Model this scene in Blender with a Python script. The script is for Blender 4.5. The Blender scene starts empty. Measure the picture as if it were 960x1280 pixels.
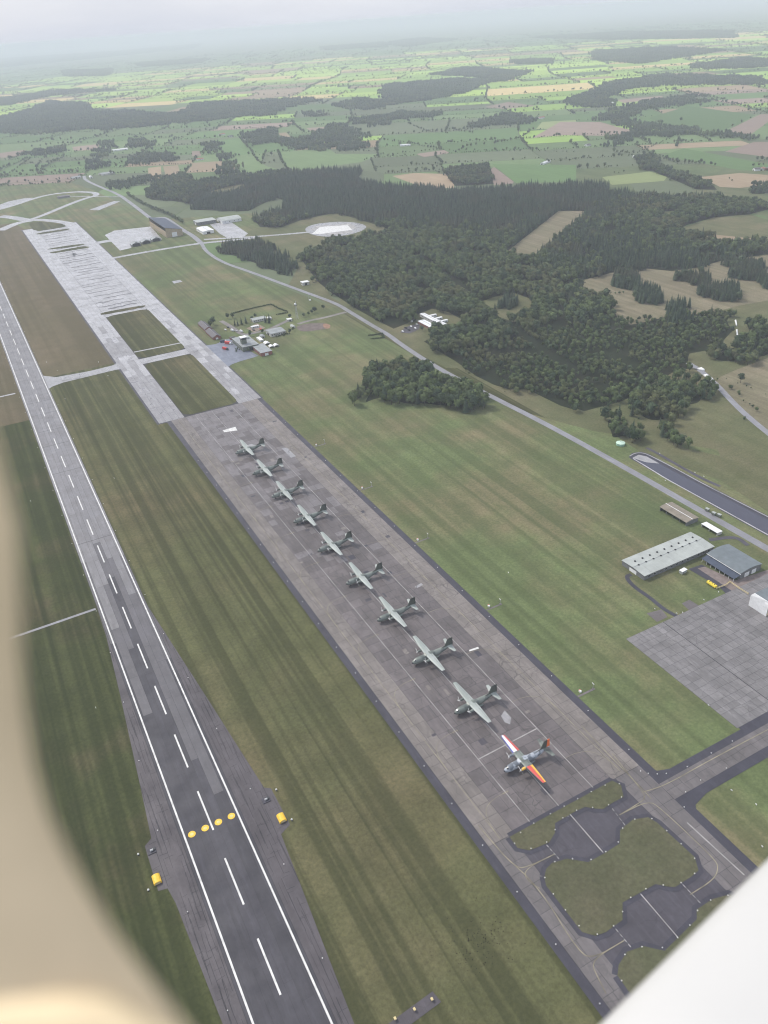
import bpy, math, random
import numpy as np
from mathutils import Vector, Matrix
random.seed(7); RNG = np.random.default_rng(11)
S = bpy.context.scene
R = math.radians

# ------------------------------------------------------------------ camera, sky, sun, exposure
CAM = Vector((0, 0, 373.6))                       # metres above the airfield
right = Vector((0.8807065, -0.4700918, -0.0580498)); up = Vector((0.2923750, 0.4431099, 0.8474494)); fwd = Vector((0.3726566, 0.7633265, -0.5276929))
cd = bpy.data.cameras.new('camera'); cam = bpy.data.objects.new('camera', cd); S.collection.objects.link(cam)
cam.matrix_world = Matrix.Translation(CAM) @ Matrix((right, up, -fwd)).transposed().to_4x4()
cd.sensor_fit = 'VERTICAL'; cd.sensor_height = 32; cd.sensor_width = 24; cd.lens = 32 * 989.23 / 1280
cd.clip_start = 0.1; cd.clip_end = 200000
cd.dof.use_dof = True; cd.dof.focus_distance = 650; cd.dof.aperture_fstop = 0.38
S.camera = cam
SUN_AZ, SUN_EL = R(-28), R(48)                    # azimuth from +Y (down the runway) towards +X
w = bpy.data.worlds.new('World'); S.world = w; w.use_nodes = True
nt = w.node_tree; bg = nt.nodes['Background']
sky = nt.nodes.new('ShaderNodeTexSky'); sky.sky_type = 'NISHITA'; sky.sun_disc = False
sky.sun_elevation = SUN_EL; sky.sun_rotation = SUN_AZ; sky.air_density = 1.0; sky.dust_density = 4.0; sky.ozone_density = 1.0
tc = nt.nodes.new('ShaderNodeTexCoord'); mp = nt.nodes.new('ShaderNodeMapping'); mp.inputs['Scale'].default_value = (1.5, 1.5, 7)
nz = nt.nodes.new('ShaderNodeTexNoise'); nz.inputs['Scale'].default_value = 1.6; nz.inputs['Detail'].default_value = 5
cr = nt.nodes.new('ShaderNodeValToRGB'); cr.color_ramp.elements[0].position = .35; cr.color_ramp.elements[1].position = .7
cr.color_ramp.elements[0].color = (6.9, 7.4, 8.5, 1); cr.color_ramp.elements[1].color = (9.2, 9.4, 10.0, 1)
mx = nt.nodes.new('ShaderNodeMixRGB'); mx.inputs['Fac'].default_value = .72        # a thin layer of cloud over most of the sky
for a, b in ((tc.outputs['Generated'], mp.inputs['Vector']), (mp.outputs[0], nz.inputs['Vector']), (nz.outputs['Fac'], cr.inputs['Fac']),
             (sky.outputs[0], mx.inputs['Color1']), (cr.outputs[0], mx.inputs['Color2']), (mx.outputs[0], bg.inputs['Color'])):
    nt.links.new(a, b)
bg.inputs['Strength'].default_value = .092
sd = bpy.data.lights.new('sun', 'SUN'); sd.energy = 2.1; sd.angle = R(7); sd.color = (1, .94, .85)
sun = bpy.data.objects.new('sun', sd); S.collection.objects.link(sun)
sdir = Vector((math.sin(SUN_AZ) * math.cos(SUN_EL), math.cos(SUN_AZ) * math.cos(SUN_EL), math.sin(SUN_EL)))
sun.rotation_euler = sdir.to_track_quat('Z', 'Y').to_euler(); sun.location = (0, 0, 600)
vs = S.view_settings; vs.view_transform = 'Standard'; vs.look = 'None'; vs.gamma = 1; vs.exposure = .45
S.cycles.max_bounces = 4; S.cycles.diffuse_bounces = 2; S.cycles.glossy_bounces = 2; S.cycles.transmission_bounces = 3; S.cycles.volume_bounces = 1
S.cycles.use_denoising = True; S.cycles.filter_width = 1.1; S.cycles.denoising_prefilter = 'ACCURATE'

# ------------------------------------------------------------------ helpers
COL = S.collection
def link(o, parent=None):
    COL.objects.link(o)
    if parent is not None: o.parent = parent
    return o
def tag(o, label=None, cat=None, group=None, kind=None):
    if label: o['label'] = label
    if cat: o['category'] = cat
    if group: o['group'] = group
    if kind: o['kind'] = kind
    return o
def empty(name, loc=(0, 0, 0), rz=0.0):
    o = bpy.data.objects.new(name, None); o.location = loc; o.rotation_euler = (0, 0, rz); o.empty_display_size = .5
    return link(o)
def mesh_obj(name, v, f, mats, parent=None, mi=None, smooth=False):
    m = bpy.data.meshes.new(name); m.from_pydata([tuple(q) for q in v], [], [tuple(q) for q in f]); 
    for k in (mats if isinstance(mats, (list, tuple)) else [mats]): m.materials.append(k)
    if mi is not None: m.polygons.foreach_set('material_index', mi)
    if smooth: m.polygons.foreach_set('use_smooth', [True] * len(m.polygons))
    m.update()
    return link(bpy.data.objects.new(name, m), parent)
def copy_tree(o, parent=None):
    c = o.copy(); link(c); c.parent = parent
    for ch in list(o.children): copy_tree(ch, c)
    return c
class MB:
    def __init__(s): s.v = []; s.f = []; s.m = []; s.cur = 0
    def add(s, v, f):
        n = len(s.v); s.v += [tuple(q) for q in v]; s.f += [tuple(i + n for i in q) for q in f]; s.m += [s.cur] * len(f)
    def box(s, c, d, rz=0.0, taper=1.0):
        x, y, z = d[0] / 2, d[1] / 2, d[2] / 2; cs, sn = math.cos(rz), math.sin(rz); vs_ = []
        for k, (a, b, e) in enumerate(((-1,-1,-1),(1,-1,-1),(1,1,-1),(-1,1,-1),(-1,-1,1),(1,-1,1),(1,1,1),(-1,1,1))):
            t = taper if e > 0 else 1; px, py = a * x * t, b * y * t
            vs_.append((c[0] + px * cs - py * sn, c[1] + px * sn + py * cs, c[2] + e * z))
        s.add(vs_, [(0,3,2,1),(4,5,6,7),(0,1,5,4),(1,2,6,5),(2,3,7,6),(3,0,4,7)])
    def rings(s, rings, cap=True):
        n = len(rings[0]); v = [q for r in rings for q in r]; f = []
        for k in range(len(rings) - 1):
            for i in range(n):
                j = (i + 1) % n; f.append((k*n+i, k*n+j, (k+1)*n+j, (k+1)*n+i))
        if cap: f.append(tuple(range(n))[::-1]); f.append(tuple((len(rings)-1)*n + i for i in range(n)))
        s.add(v, f)
    def tube(s, a, b, r0, r1=None, n=8):
        a, b = Vector(a), Vector(b); r1 = r0 if r1 is None else r1; d = (b - a).normalized()
        u = d.orthogonal().normalized(); w_ = d.cross(u); rs = []
        for p, r in ((a, r0), (b, r1)): rs.append([p + (u * math.cos(t) + w_ * math.sin(t)) * r for t in [2*math.pi*i/n for i in range(n)]])
        s.rings(rs)
    def build(s, name, mats, parent=None, smooth=False):
        return mesh_obj(name, s.v, s.f, mats, parent, s.m, smooth)
def sheet(name, pts, z, m, kind='structure', parent=None, thick=0.0):
    """a flat polygon lying on the ground"""
    n = len(pts); area = sum(pts[i][0] * pts[(i+1) % n][1] - pts[(i+1) % n][0] * pts[i][1] for i in range(n))
    if area < 0: pts = pts[::-1]
    o = mesh_obj(name, [(x, y, z) for x, y in pts], [tuple(range(n))], m, parent)
    if kind and parent is None: o['kind'] = kind
    return o
def rect(x0, x1, y0, y1): return [(x0, y0), (x1, y0), (x1, y1), (x0, y1)]
def smooth_poly(pts, it=2, closed=True):
    for _ in range(it):
        out = []; n = len(pts)
        for i in range(n if closed else n - 1):
            a, b = pts[i], pts[(i + 1) % n]
            out += [(a[0]*.75+b[0]*.25, a[1]*.75+b[1]*.25), (a[0]*.25+b[0]*.75, a[1]*.25+b[1]*.75)]
        if not closed: out = [pts[0]] + out + [pts[-1]]
        pts = out
    return pts
def ribbon(pts, wd, it=2):
    """a strip of constant width along a line -> polygon"""
    pts = smooth_poly(pts, it, False); L_, R_ = [], []
    for i, p in enumerate(pts):
        a = Vector(pts[max(i-1, 0)]); b = Vector(pts[min(i+1, len(pts)-1)]); d = (b - a).normalized(); nrm = Vector((-d.y, d.x)) * wd / 2
        L_.append((p[0]+nrm.x, p[1]+nrm.y)); R_.append((p[0]-nrm.x, p[1]-nrm.y))
    return L_, R_
def strip(name, pts, wd, z, m, kind='structure', parent=None, it=2):
    L_, R_ = ribbon(pts, wd, it); n = len(L_)
    o = mesh_obj(name, [(x, y, z) for x, y in L_ + R_], [(i, n+i, n+i+1, i+1) for i in range(n-1)], m, parent)
    if kind and parent is None: o['kind'] = kind
    return o
def inside(poly, X, Y):
    c = np.zeros(X.shape, bool); n = len(poly)
    for i in range(n):
        (x0, y0), (x1, y1) = poly[i], poly[(i+1) % n]
        if y0 == y1: continue
        k = ((y0 > Y) != (y1 > Y)) & (X < (x1 - x0) * (Y - y0) / (y1 - y0) + x0); c ^= k
    return c

# ------------------------------------------------------------------ materials
def nodes(name):
    m = bpy.data.materials.new(name); m.use_nodes = True; t = m.node_tree; b = t.nodes['Principled BSDF']
    return m, t, b
def N(t, kind, **kw):
    n = t.nodes.new('ShaderNode' + kind)
    for k, v in kw.items():
        if k in n.inputs: n.inputs[k].default_value = v
        else: setattr(n, k, v)
    return n
def coords(t, scale=(1, 1, 1), rot=0.0, obj=False):
    if obj: src = N(t, 'TexCoord').outputs['Object']
    else: src = N(t, 'NewGeometry').outputs['Position']
    mp_ = N(t, 'Mapping'); mp_.inputs['Scale'].default_value = scale; mp_.inputs['Rotation'].default_value = (0, 0, rot)
    t.links.new(src, mp_.inputs['Vector']); return mp_.outputs[0]
def noise(t, vec, scale, detail=4, rough=.55, lo=.3, hi=.7):
    n = N(t, 'TexNoise', Scale=scale, Detail=detail, Roughness=rough); t.links.new(vec, n.inputs['Vector'])
    r = N(t, 'MapRange'); r.inputs[1].default_value = lo; r.inputs[2].default_value = hi; t.links.new(n.outputs['Fac'], r.inputs[0]); return r.outputs[0]
def mix(t, f, a, b, mode='MIX'):
    n = N(t, 'MixRGB', blend_type=mode)
    for s, v in ((0, f), (1, a), (2, b)):
        if hasattr(v, 'type') and hasattr(v, 'links'): t.links.new(v, n.inputs[s])
        elif isinstance(v, (tuple, list)): n.inputs[s].default_value = (*v[:3], 1)
        else: n.inputs[s].default_value = v
    return n.outputs[0]
def math_(t, op, a, b=0.0):
    n = N(t, 'Math', operation=op)
    for s, v in ((0, a), (1, b)):
        if hasattr(v, 'links'): t.links.new(v, n.inputs[s])
        else: n.inputs[s].default_value = v
    return n.outputs[0]
def fin(t, b, col, rough=.7, spec=.3):
    if isinstance(col, tuple): b.inputs['Base Color'].default_value = (*col, 1)
    else: t.links.new(col, b.inputs['Base Color'])
    if hasattr(rough, 'links'): t.links.new(rough, b.inputs['Roughness'])
    else: b.inputs['Roughness'].default_value = rough
    b.inputs['Specular IOR Level'].default_value = spec
def paint(name, c, rough=.6, spec=.3, var=.18, scale=.6, obj=True):
    """plain painted, roofed or cast surface with some wear"""
    m, t, b = nodes(name); v = coords(t, obj=obj)
    n1 = noise(t, v, scale, 5); col = mix(t, n1, tuple(x * (1 - var) for x in c), tuple(min(1, x * (1 + var)) for x in c))
    fin(t, b, col, rough, spec); return m
def grass_mat(name, dark, light, brown, stripes=9.0, rot=0.0, bscale=.0035, bl=(.45, .62), amp=.5):
    m, t, b = nodes(name); v = coords(t)
    big = noise(t, v, bscale, 4, .6, *bl); col = mix(t, big, light, brown)
    # mowing swaths run the length of the airfield
    vs_ = coords(t, (1 / stripes, 1 / 900.0, 1), rot); st = noise(t, vs_, 1.0, 2, .6, .43, .57)
    st2 = noise(t, coords(t, (1 / (stripes * 4.5), 1 / 700.0, 1), rot), 1.0, 1, .5, .4, .6)
    sf = math_(t, 'MULTIPLY', math_(t, 'ADD', math_(t, 'MULTIPLY', st, .72), math_(t, 'MULTIPLY', st2, .3)), amp)
    col = mix(t, sf, col, dark)
    md = noise(t, v, .03, 6, .72, .34, .68); col = mix(t, math_(t, 'MULTIPLY', md, .62), col, dark)
    fine = noise(t, v, .45, 6, .75, .3, .72); col = mix(t, math_(t, 'MULTIPLY', fine, .6), col, tuple(x * .5 for x in dark))
    fin(t, b, col, .95, .06); return m
def field_mat(name, c, var=.22, stripe=.18, rot=0.0, st=14):
    m, t, b = nodes(name); v = coords(t)
    oi = N(t, 'ObjectInfo').outputs['Random']
    col = mix(t, oi, tuple(x * (1 - var) for x in c), tuple(x * (1 + var) for x in c))
    n1 = noise(t, v, .006, 4, .6); col = mix(t, math_(t, 'MULTIPLY', n1, .4), col, tuple(x * .72 for x in c))
    s1 = noise(t, coords(t, (1/st, 1/500, 1), rot), 1, 2, .6); col = mix(t, math_(t, 'MULTIPLY', s1, stripe), col, tuple(x * .5 for x in c))
    n2 = noise(t, v, .05, 5, .7); col = mix(t, math_(t, 'MULTIPLY', n2, .25), col, tuple(x * .5 for x in c))
    fin(t, b, col, .95, .05); return m
def pave_mat(name, c, var=.25, rough=.48, spec=.5, crack=0.0, stain=.5, cs=.12, tint=None, rnd=True):
    """asphalt or concrete: slab tone by piece, rain stains, cracks"""
    m, t, b = nodes(name); v = coords(t)
    col = c
    if rnd:
        oi = N(t, 'ObjectInfo').outputs['Random']; col = mix(t, oi, tuple(x * (1 - var) for x in c), tuple(x * (1 + var) for x in c))
    if tint:
        col = mix(t, math_(t, 'MULTIPLY', noise(t, v, .018, 4, .6, .45, .62), .6), col, tint)
    n1 = noise(t, v, .05, 6, .65, .35, .68); col = mix(t, math_(t, 'MULTIPLY', n1, stain), col, tuple(x * .42 for x in c))
    n2 = noise(t, v, .55, 5, .7, .3, .7); col = mix(t, math_(t, 'MULTIPLY', n2, .4), col, tuple(x * .5 for x in c))
    n3 = noise(t, coords(t, (.35, .05, 1), .03), 1, 4, .7, .5, .75); col = mix(t, math_(t, 'MULTIPLY', n3, .3), col, tuple(min(.6, x * 1.9) for x in c))
    if crack:
        wv = N(t, 'TexNoise', Scale=.12, Detail=3); t.links.new(v, wv.inputs['Vector'])
        wp = mix(t, .12, v, wv.outputs['Color'], 'LINEAR_LIGHT') if False else v
        ad = N(t, 'VectorMath', operation='MULTIPLY_ADD'); ad.inputs[1].default_value = (7, 7, 0)
        t.links.new(wv.outputs['Color'], ad.inputs[0]); t.links.new(v, ad.inputs[2])
        vo = N(t, 'TexVoronoi', feature='DISTANCE_TO_EDGE', Scale=cs); t.links.new(ad.outputs[0], vo.inputs['Vector'])
        r = N(t, 'MapRange'); r.inputs[1].default_value = .0; r.inputs[2].default_value = .028; r.inputs[3].default_value = crack; r.inputs[4].default_value = 0
        t.links.new(vo.outputs['Distance'], r.inputs[0])
        br = noise(t, v, .03, 3, .6, .45, .6); cf = math_(t, 'MULTIPLY', r.outputs[0], br)
        col = mix(t, cf, col, tuple(x * .25 for x in c))
    rg = N(t, 'MapRange'); rg.inputs[3].default_value = rough - .1; rg.inputs[4].default_value = rough + .16; t.links.new(n1, rg.inputs[0])
    fin(t, b, col, rg.outputs[0], spec); return m
def foliage_mat(name, a, c, brown=None):
    m, t, b = nodes(name); oi = N(t, 'ObjectInfo').outputs['Random']
    col = mix(t, oi, a, c); w2 = N(t, 'TexWhiteNoise', noise_dimensions='1D'); t.links.new(oi, w2.inputs['W']); col = mix(t, math_(t, 'MULTIPLY', w2.outputs['Value'], .5), col, (c[0] * 1.05, c[1] * .95, c[2] * .85))
    v = coords(t); n1 = noise(t, v, .35, 3, .6, .3, .7); col = mix(t, math_(t, 'MULTIPLY', n1, .55), col, tuple(x * .45 for x in a))
    if brown: col = mix(t, math_(t, 'MULTIPLY', noise(t, v, .012, 3, .5, .5, .65), .45), col, brown)
    fin(t, b, col, .75, .12); return m

MT = {}
MT['ground'] = grass_mat('open_country', (.07,.105,.045), (.15,.20,.085), (.20,.19,.11), 60, .4, .0012)
MT['grass'] = grass_mat('mown_grass', (.055,.060,.027), (.165,.170,.080), (.205,.170,.095), 6.5, 0, .0042, (.45, .62), .85)
MT['grass_left'] = grass_mat('lush_mown_grass', (.036,.044,.018), (.110,.122,.050), (.165,.135,.078), 7.5, 0, .012, (.5, .66), .8)
MT['grass_east'] = grass_mat('meadow_grass', (.082,.104,.046), (.195,.245,.108), (.28,.236,.140), 12, 0, .009, (.42, .62), .62)
MT['grass_west'] = grass_mat('dry_grass', (.10,.088,.048), (.165,.145,.085), (.215,.172,.115), 13, 0, .004, (.35, .6), .6)
MT['straw'] = grass_mat('straw_grass', (.15,.135,.085), (.27,.25,.165), (.33,.28,.20), 9, 1.05, .012, (.4, .62), .6)
MT['grass_island'] = grass_mat('short_grass', (.075,.082,.045), (.135,.138,.082), (.16,.145,.095), 9, .8, .02, (.4, .65), .25)
MT['grass_rough'] = grass_mat('rough_grass', (.085,.095,.045), (.165,.18,.092), (.24,.21,.13), 22, .9, .008, (.42, .62), .35)
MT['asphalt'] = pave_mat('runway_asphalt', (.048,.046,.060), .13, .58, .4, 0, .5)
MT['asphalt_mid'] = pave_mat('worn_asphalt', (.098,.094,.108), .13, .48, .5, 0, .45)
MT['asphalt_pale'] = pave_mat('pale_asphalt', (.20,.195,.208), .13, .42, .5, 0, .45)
MT['asphalt_old'] = pave_mat('cracked_asphalt', (.078,.068,.080), .1, .55, .45, .3, .6, .1, rnd=False)
MT['asphalt_dark'] = pave_mat('dark_asphalt', (.050,.048,.066), .12, .6, .4, 0, .4, rnd=False)
MT['asphalt_pad'] = pave_mat('pad_asphalt', (.074,.068,.084), .12, .58, .4, .35, .5, .07, rnd=False)
MT['concrete'] = pave_mat('apron_slab', (.140,.122,.124), .28, .5, .5, .7, .65, .13)
MT['concrete_warm'] = pave_mat('taxiway_slab', (.205,.182,.170), .17, .52, .5, .75, .6, .1)
MT['concrete_pale'] = pave_mat('pale_concrete', (.40,.395,.41), .26, .27, .5, .8, .6, .045)
MT['lane_slab'] = pave_mat('lane_slab', (.150,.136,.138), .14, .52, .5, .4, .6, .1)
MT['concrete_link'] = pave_mat('taxiway_concrete', (.34,.33,.345), .2, .34, .5, .5, .6, .06)
MT['concrete_far'] = pave_mat('pale_apron_slab', (.185,.168,.174), .16, .46, .5, .9, .6, .13)
MT['concrete_mid'] = pave_mat('yard_slab', (.215,.205,.208), .17, .5, .5, .45, .7, .08)
MT['joint'] = pave_mat('tar_joint', (.045,.043,.05), .1, .7, .3, rnd=False)
MT['road'] = pave_mat('road_asphalt', (.25,.25,.275), .1, .45, .5, 0, .35, rnd=False)
MT['road_blue'] = pave_mat('bluish_asphalt', (.19,.21,.27), .1, .45, .5, 0, .5, rnd=False)
MT['white_line'] = paint('white_paint', (.62,.62,.61), .6, .3, .22, .25, False)
MT['faint_line'] = paint('worn_white_paint', (.33,.32,.315), .6, .3, .45, .12, False)
MT['yellow_line'] = paint('worn_yellow_paint', (.25,.225,.16), .6, .3, .5, .12, False)
MT['yellow'] = paint('yellow_cover', (.78,.50,.05), .5, .3, .15, 1.5)
MT['disc_pale'] = paint('pale_yellow_paint', (.62,.55,.22), .6, .3, .15, .5)
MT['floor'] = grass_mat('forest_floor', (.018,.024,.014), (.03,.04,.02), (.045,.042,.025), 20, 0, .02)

# ------------------------------------------------------------------ the ground and the airfield
Zg = dict(grass=.12, dark=.20, pave=.26, lane=.32, line=.38, isl=.44)
G = 46000.0
sheet('ground', rect(-G, G, -3000, G), 0.0, MT['ground'])
sheet('airfield_grass', rect(45, 500, -300, 1080), Zg['grass'], MT['grass'])
sheet('runway_strip_grass', rect(-420, 45, -300, 950), Zg['grass'], MT['grass_left'])
sheet('west_grass', [(-420, 950), (45, 950), (45, 1080), (140, 1080), (150, 2240), (140, 2900), (-900, 2900), (-900, 950)], Zg['grass'] - .01, MT['grass_west'])
sheet('north_grass', [(262, 1040), (480, 1085), (482, 1107), (449, 1332), (424, 1528), (436, 1690), (560, 1640), (640, 1600), (640, 1900), (520, 1960), (430, 2000), (400, 2400), (390, 2560), (360, 2800), (100, 2960), (-900, 3000), (-900, 2260), (130, 2240), (262, 1400)], Zg['grass'] + .012, MT['grass_east'])
sheet('heath', [(470, 1700), (500, 1480), (560, 1250), (480, 1090), (478, 780), (500, 200), (1100, 200), (1300, 900), (1300, 1500), (1000, 1750), (700, 1800)], Zg['grass'] - .03, MT['grass_rough'])
sheet('east_grass', [(259, -200), (259, 1060), (330, 1060), (480, 1090), (478, 980), (480, 780), (489, 640), (520, 560), (620, 420), (620, -200)], Zg['grass'] + .024, MT['grass_east'])
sheet('heath_meadow', [(714.2,577.4),(686.2,524.5),(670.0,487.2),(656.4,449.2),(660.1,418.1),(875.0,585.2),(818.9,593.9),(760.2,589.8),(729.7,585.7)], Zg['grass'] + .04, MT['straw'])
sheet('dry_meadow', [(539.2,601.1),(597.9,587.4),(566.9,482.1),(582.2,451.5),(730.6,635.2),(764.9,642.5),(879.6,644.5),(537.7,359.7),(546.9,419.4),(526.6,499.6)], Zg['grass'] + .036, MT['grass_rough'])
sheet('verge', [(468.4,1269.6),(541.2,1389.6),(547.5,1348.8),(499.3,1158.7),(505.1,1017.4),(511.6,968.2),(526.2,925.5),(508.8,879.8),(507.1,784.3),(489.0,797.6),(485.6,887.9),(486.5,945.8),(484.3,1068.9),(477.1,1204.3)], Zg['grass'] + .03, MT['grass_rough'])
sheet('round_pad_grass', [(495.2,1676.4),(575.2,1732.9),(695.7,1762.8),(807.8,1771.7),(827.6,1673.3),(804.0,1552.4),(746.0,1478.3),(566.4,1442.7),(546.2,1460.5),(562.0,1556.2),(553.0,1623.8)], Zg['grass'] + .03, MT['grass_rough'])

# runway: lanes of asphalt laid side by side, paint on top
rw = sheet('runway', [(11.0, -300), (46.0, -300), (46.0, 2400), (11.0, 2400)], Zg['pave'], MT['joint'])
lx = [11.2, 15.1, 21.2, 25.4, 31.6, 36.0, 41.9, 45.8]
lane_mesh = {}
for i in range(7):
    y = -300.0 + random.uniform(0, 60)
    while y < 2380:
        L_ = random.choice([40, 60, 90, 130]) ; y1 = min(2400, y + L_)
        xa, xb = lx[i] + .07, lx[i+1] - .07
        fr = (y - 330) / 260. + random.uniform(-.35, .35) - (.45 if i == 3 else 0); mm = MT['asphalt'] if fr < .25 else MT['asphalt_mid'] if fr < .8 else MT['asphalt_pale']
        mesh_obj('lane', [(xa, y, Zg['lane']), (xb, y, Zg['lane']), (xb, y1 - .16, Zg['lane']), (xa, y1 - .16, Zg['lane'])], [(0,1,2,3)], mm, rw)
        y = y1
for x in (13.3, 43.8): sheet('edge_line', rect(x - .5, x + .5, -300, 2400), Zg['line'], MT['white_line'], None, rw)
dm = None
for k in range(-9, 45):
    y0 = 199.5 + 50 * k
    if dm is None: o = dm = sheet('centre_dash', rect(28.0, 29.0, 0, 30), Zg['line'], MT['white_line'], None, rw)
    else: o = dm.copy(); link(o, rw)
    o.location = (0, y0, 0)
padL = [(11.1, 545), (10.2, 500), (6, 433), (0, 350), (-3, 312), (-7.3, 309), (-7.6, 279), (-3, 278), (-1.5, 268), (1, 209), (4, 150), (10, 60), (11.1, 40)]
padR = [(45.9, 40), (47, 60), (50, 130), (52.5, 174), (55.5, 216), (60, 278), (66.6, 281), (66.3, 309.5), (63, 312), (55, 412), (48, 495), (45.9, 520)]
for pad, sg in ((padL, -1), (padR, 1)):
    po = sheet('runway_shoulder', pad, Zg['dark'] + .02, MT['asphalt_old']); qn = 0
    for q in range(900):
        if qn >= 150: break
        x = random.uniform(-8, 11) if sg < 0 else random.uniform(46, 67); y = random.uniform(60, 480); along = random.random() < .5
        x = round(x / 2.4) * 2.4 + random.uniform(-.3, .3)
        a, b = (x, y), ((x + random.uniform(-.4, .4), y + random.uniform(6, 26)) if along else (x + random.uniform(2.4, 4.8), y + random.uniform(-.6, .6)))
        if not inside(pad, np.array([a[0], b[0]]), np.array([a[1], b[1]])).all(): continue
        qn += 1; strip('crack', [a, ((a[0]+b[0])/2 + random.uniform(-.25, .25), (a[1]+b[1])/2 + random.uniform(-.25, .25)), b], random.uniform(.12, .32), Zg['dark'] + .03 + .0001 * qn, MT['joint'], None, po, 0)
for x in (17.3, 24.9, 32.5, 40.1):
    c = [(x + 2.1*math.cos(a), 303 + 2.1*math.sin(a)) for a in [i*math.pi/12 for i in range(24)]]
    mk = sheet('yellow_disc_marking', c, Zg['line'] + .02, MT['yellow'], None); tag(mk, 'flat yellow disc in the row of four painted across the runway', 'marking', 'yellow discs across the runway')
    c2 = [(x + 1.0*math.cos(a), 303 + 1.0*math.sin(a)) for a in [i*math.pi/8 for i in range(16)]]
    sheet('disc_centre', c2, Zg['line'] + .05, MT['disc_pale'], None, mk)
# runway lamps and seams across
for y in (1000, 958, 905, 862, 790, 640): sheet('tar_seam', rect(14, 43.3, y, y + .5), Zg['lane'] + .02, MT['joint'], None, rw)

# taxiways
sheet('taxiway_shoulder', rect(136.5, 264, 846, 2130), Zg['dark'], MT['asphalt_dark'])
tx = sheet('parallel_taxiway', rect(139, 262, 848, 2125), Zg['pave'], MT['joint'])
def bsp(x0, x1, y0, y1, mx_, my_, out):
    w_, h_ = x1 - x0, y1 - y0
    if w_ <= mx_ and h_ <= my_ or (w_ <= mx_ * 1.5 and h_ <= my_ * 1.5 and random.random() < .12): out.append((x0, x1, y0, y1)); return
    if w_ / mx_ > h_ / my_:
        c = x0 + w_ * random.uniform(.42, .58); bsp(x0, c, y0, y1, mx_, my_, out); bsp(c, x1, y0, y1, mx_, my_, out)
    else:
        c = y0 + h_ * random.uniform(.42, .58); bsp(x0, x1, y0, c, mx_, my_, out); bsp(x0, x1, c, y1, mx_, my_, out)
def slabs(parent, cells, z, m, gap=.16, name='slab'):
    """paving pieces proud of the tarred joints; the alike ones share one unit mesh"""
    key = 'slab_' + m.name
    if key not in lane_mesh:
        v = [(0,0,0),(1,0,0),(1,1,0),(0,1,0),(0,0,-.05),(1,0,-.05),(1,1,-.05),(0,1,-.05)]
        me = bpy.data.meshes.new(key); me.from_pydata(v, [], [(0,1,2,3),(0,4,5,1),(1,5,6,2),(2,6,7,3),(3,7,4,0)]); me.materials.append(m); lane_mesh[key] = me
    for (a, b, c, d) in cells:
        o = bpy.data.objects.new(name, lane_mesh[key]); link(o, parent)
        o.location = (a + gap/2, c + gap/2, z); o.scale = (b - a - gap, d - c - gap, 1)
def slab_rest(parent, cells, z, m, gap=.16):
    mb = MB()
    for (a, b, c, d) in cells:
        mb.add([(a+gap/2, c+gap/2, z), (b-gap/2, c+gap/2, z), (b-gap/2, d-gap/2, z), (a+gap/2, d-gap/2, z)], [(0,1,2,3)])
    o = mb.build('far_slabs', m, parent); o['kind'] = 'stuff'; return o
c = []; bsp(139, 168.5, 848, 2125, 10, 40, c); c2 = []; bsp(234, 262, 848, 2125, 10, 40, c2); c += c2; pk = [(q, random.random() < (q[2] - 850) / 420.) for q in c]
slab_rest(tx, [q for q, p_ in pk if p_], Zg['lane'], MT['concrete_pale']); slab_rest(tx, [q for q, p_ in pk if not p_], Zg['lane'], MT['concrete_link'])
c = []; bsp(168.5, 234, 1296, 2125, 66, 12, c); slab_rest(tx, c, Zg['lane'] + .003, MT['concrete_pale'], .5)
c = []; bsp(168.5, 234, 1050, 1072, 16, 12, c); slab_rest(tx, c, Zg['lane'] + .003, MT['concrete_pale'])
for q in range(34):                 # ragged tar and weed seams across the old apron
    y = 1312 + q * 23.5 + random.uniform(-6, 6); xs = np.linspace(170, 233, 12); n_ = random.choice([9, 11, 12]); o_ = random.randrange(0, 13 - n_)
    strip('weed_seam', [(x, y + random.uniform(-3.2, 3.2)) for x in xs[o_:o_ + n_]], random.uniform(2.2, 5.0), Zg['lane'] + .03 + .0005 * q, MT[random.choice(['asphalt_mid', 'asphalt_old', 'asphalt_mid', 'asphalt_pale'])], None, tx, 1)
def rrect(x0, x1, y0, y1, r):
    out = []
    for cx, cy, a0 in ((x1-r, y1-r, 0), (x0+r, y1-r, 90), (x0+r, y0+r, 180), (x1-r, y0+r, 270)):
        out += [(cx + r*math.cos(R(a0+i*18)), cy + r*math.sin(R(a0+i*18))) for i in range(6)]
    return out
sheet('grass_island', rrect(169.5, 235, 1073, 1299, 12), Zg['isl'], MT['grass'])
sheet('grass_island', rrect(169.5, 235, 851, 1049, 10), Zg['isl'], MT['grass'])
sheet('path', [(169.5, 1103), (235, 1099), (235, 1103), (169.5, 1107)], Zg['isl'] + .03, MT['concrete_pale'])
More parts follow.
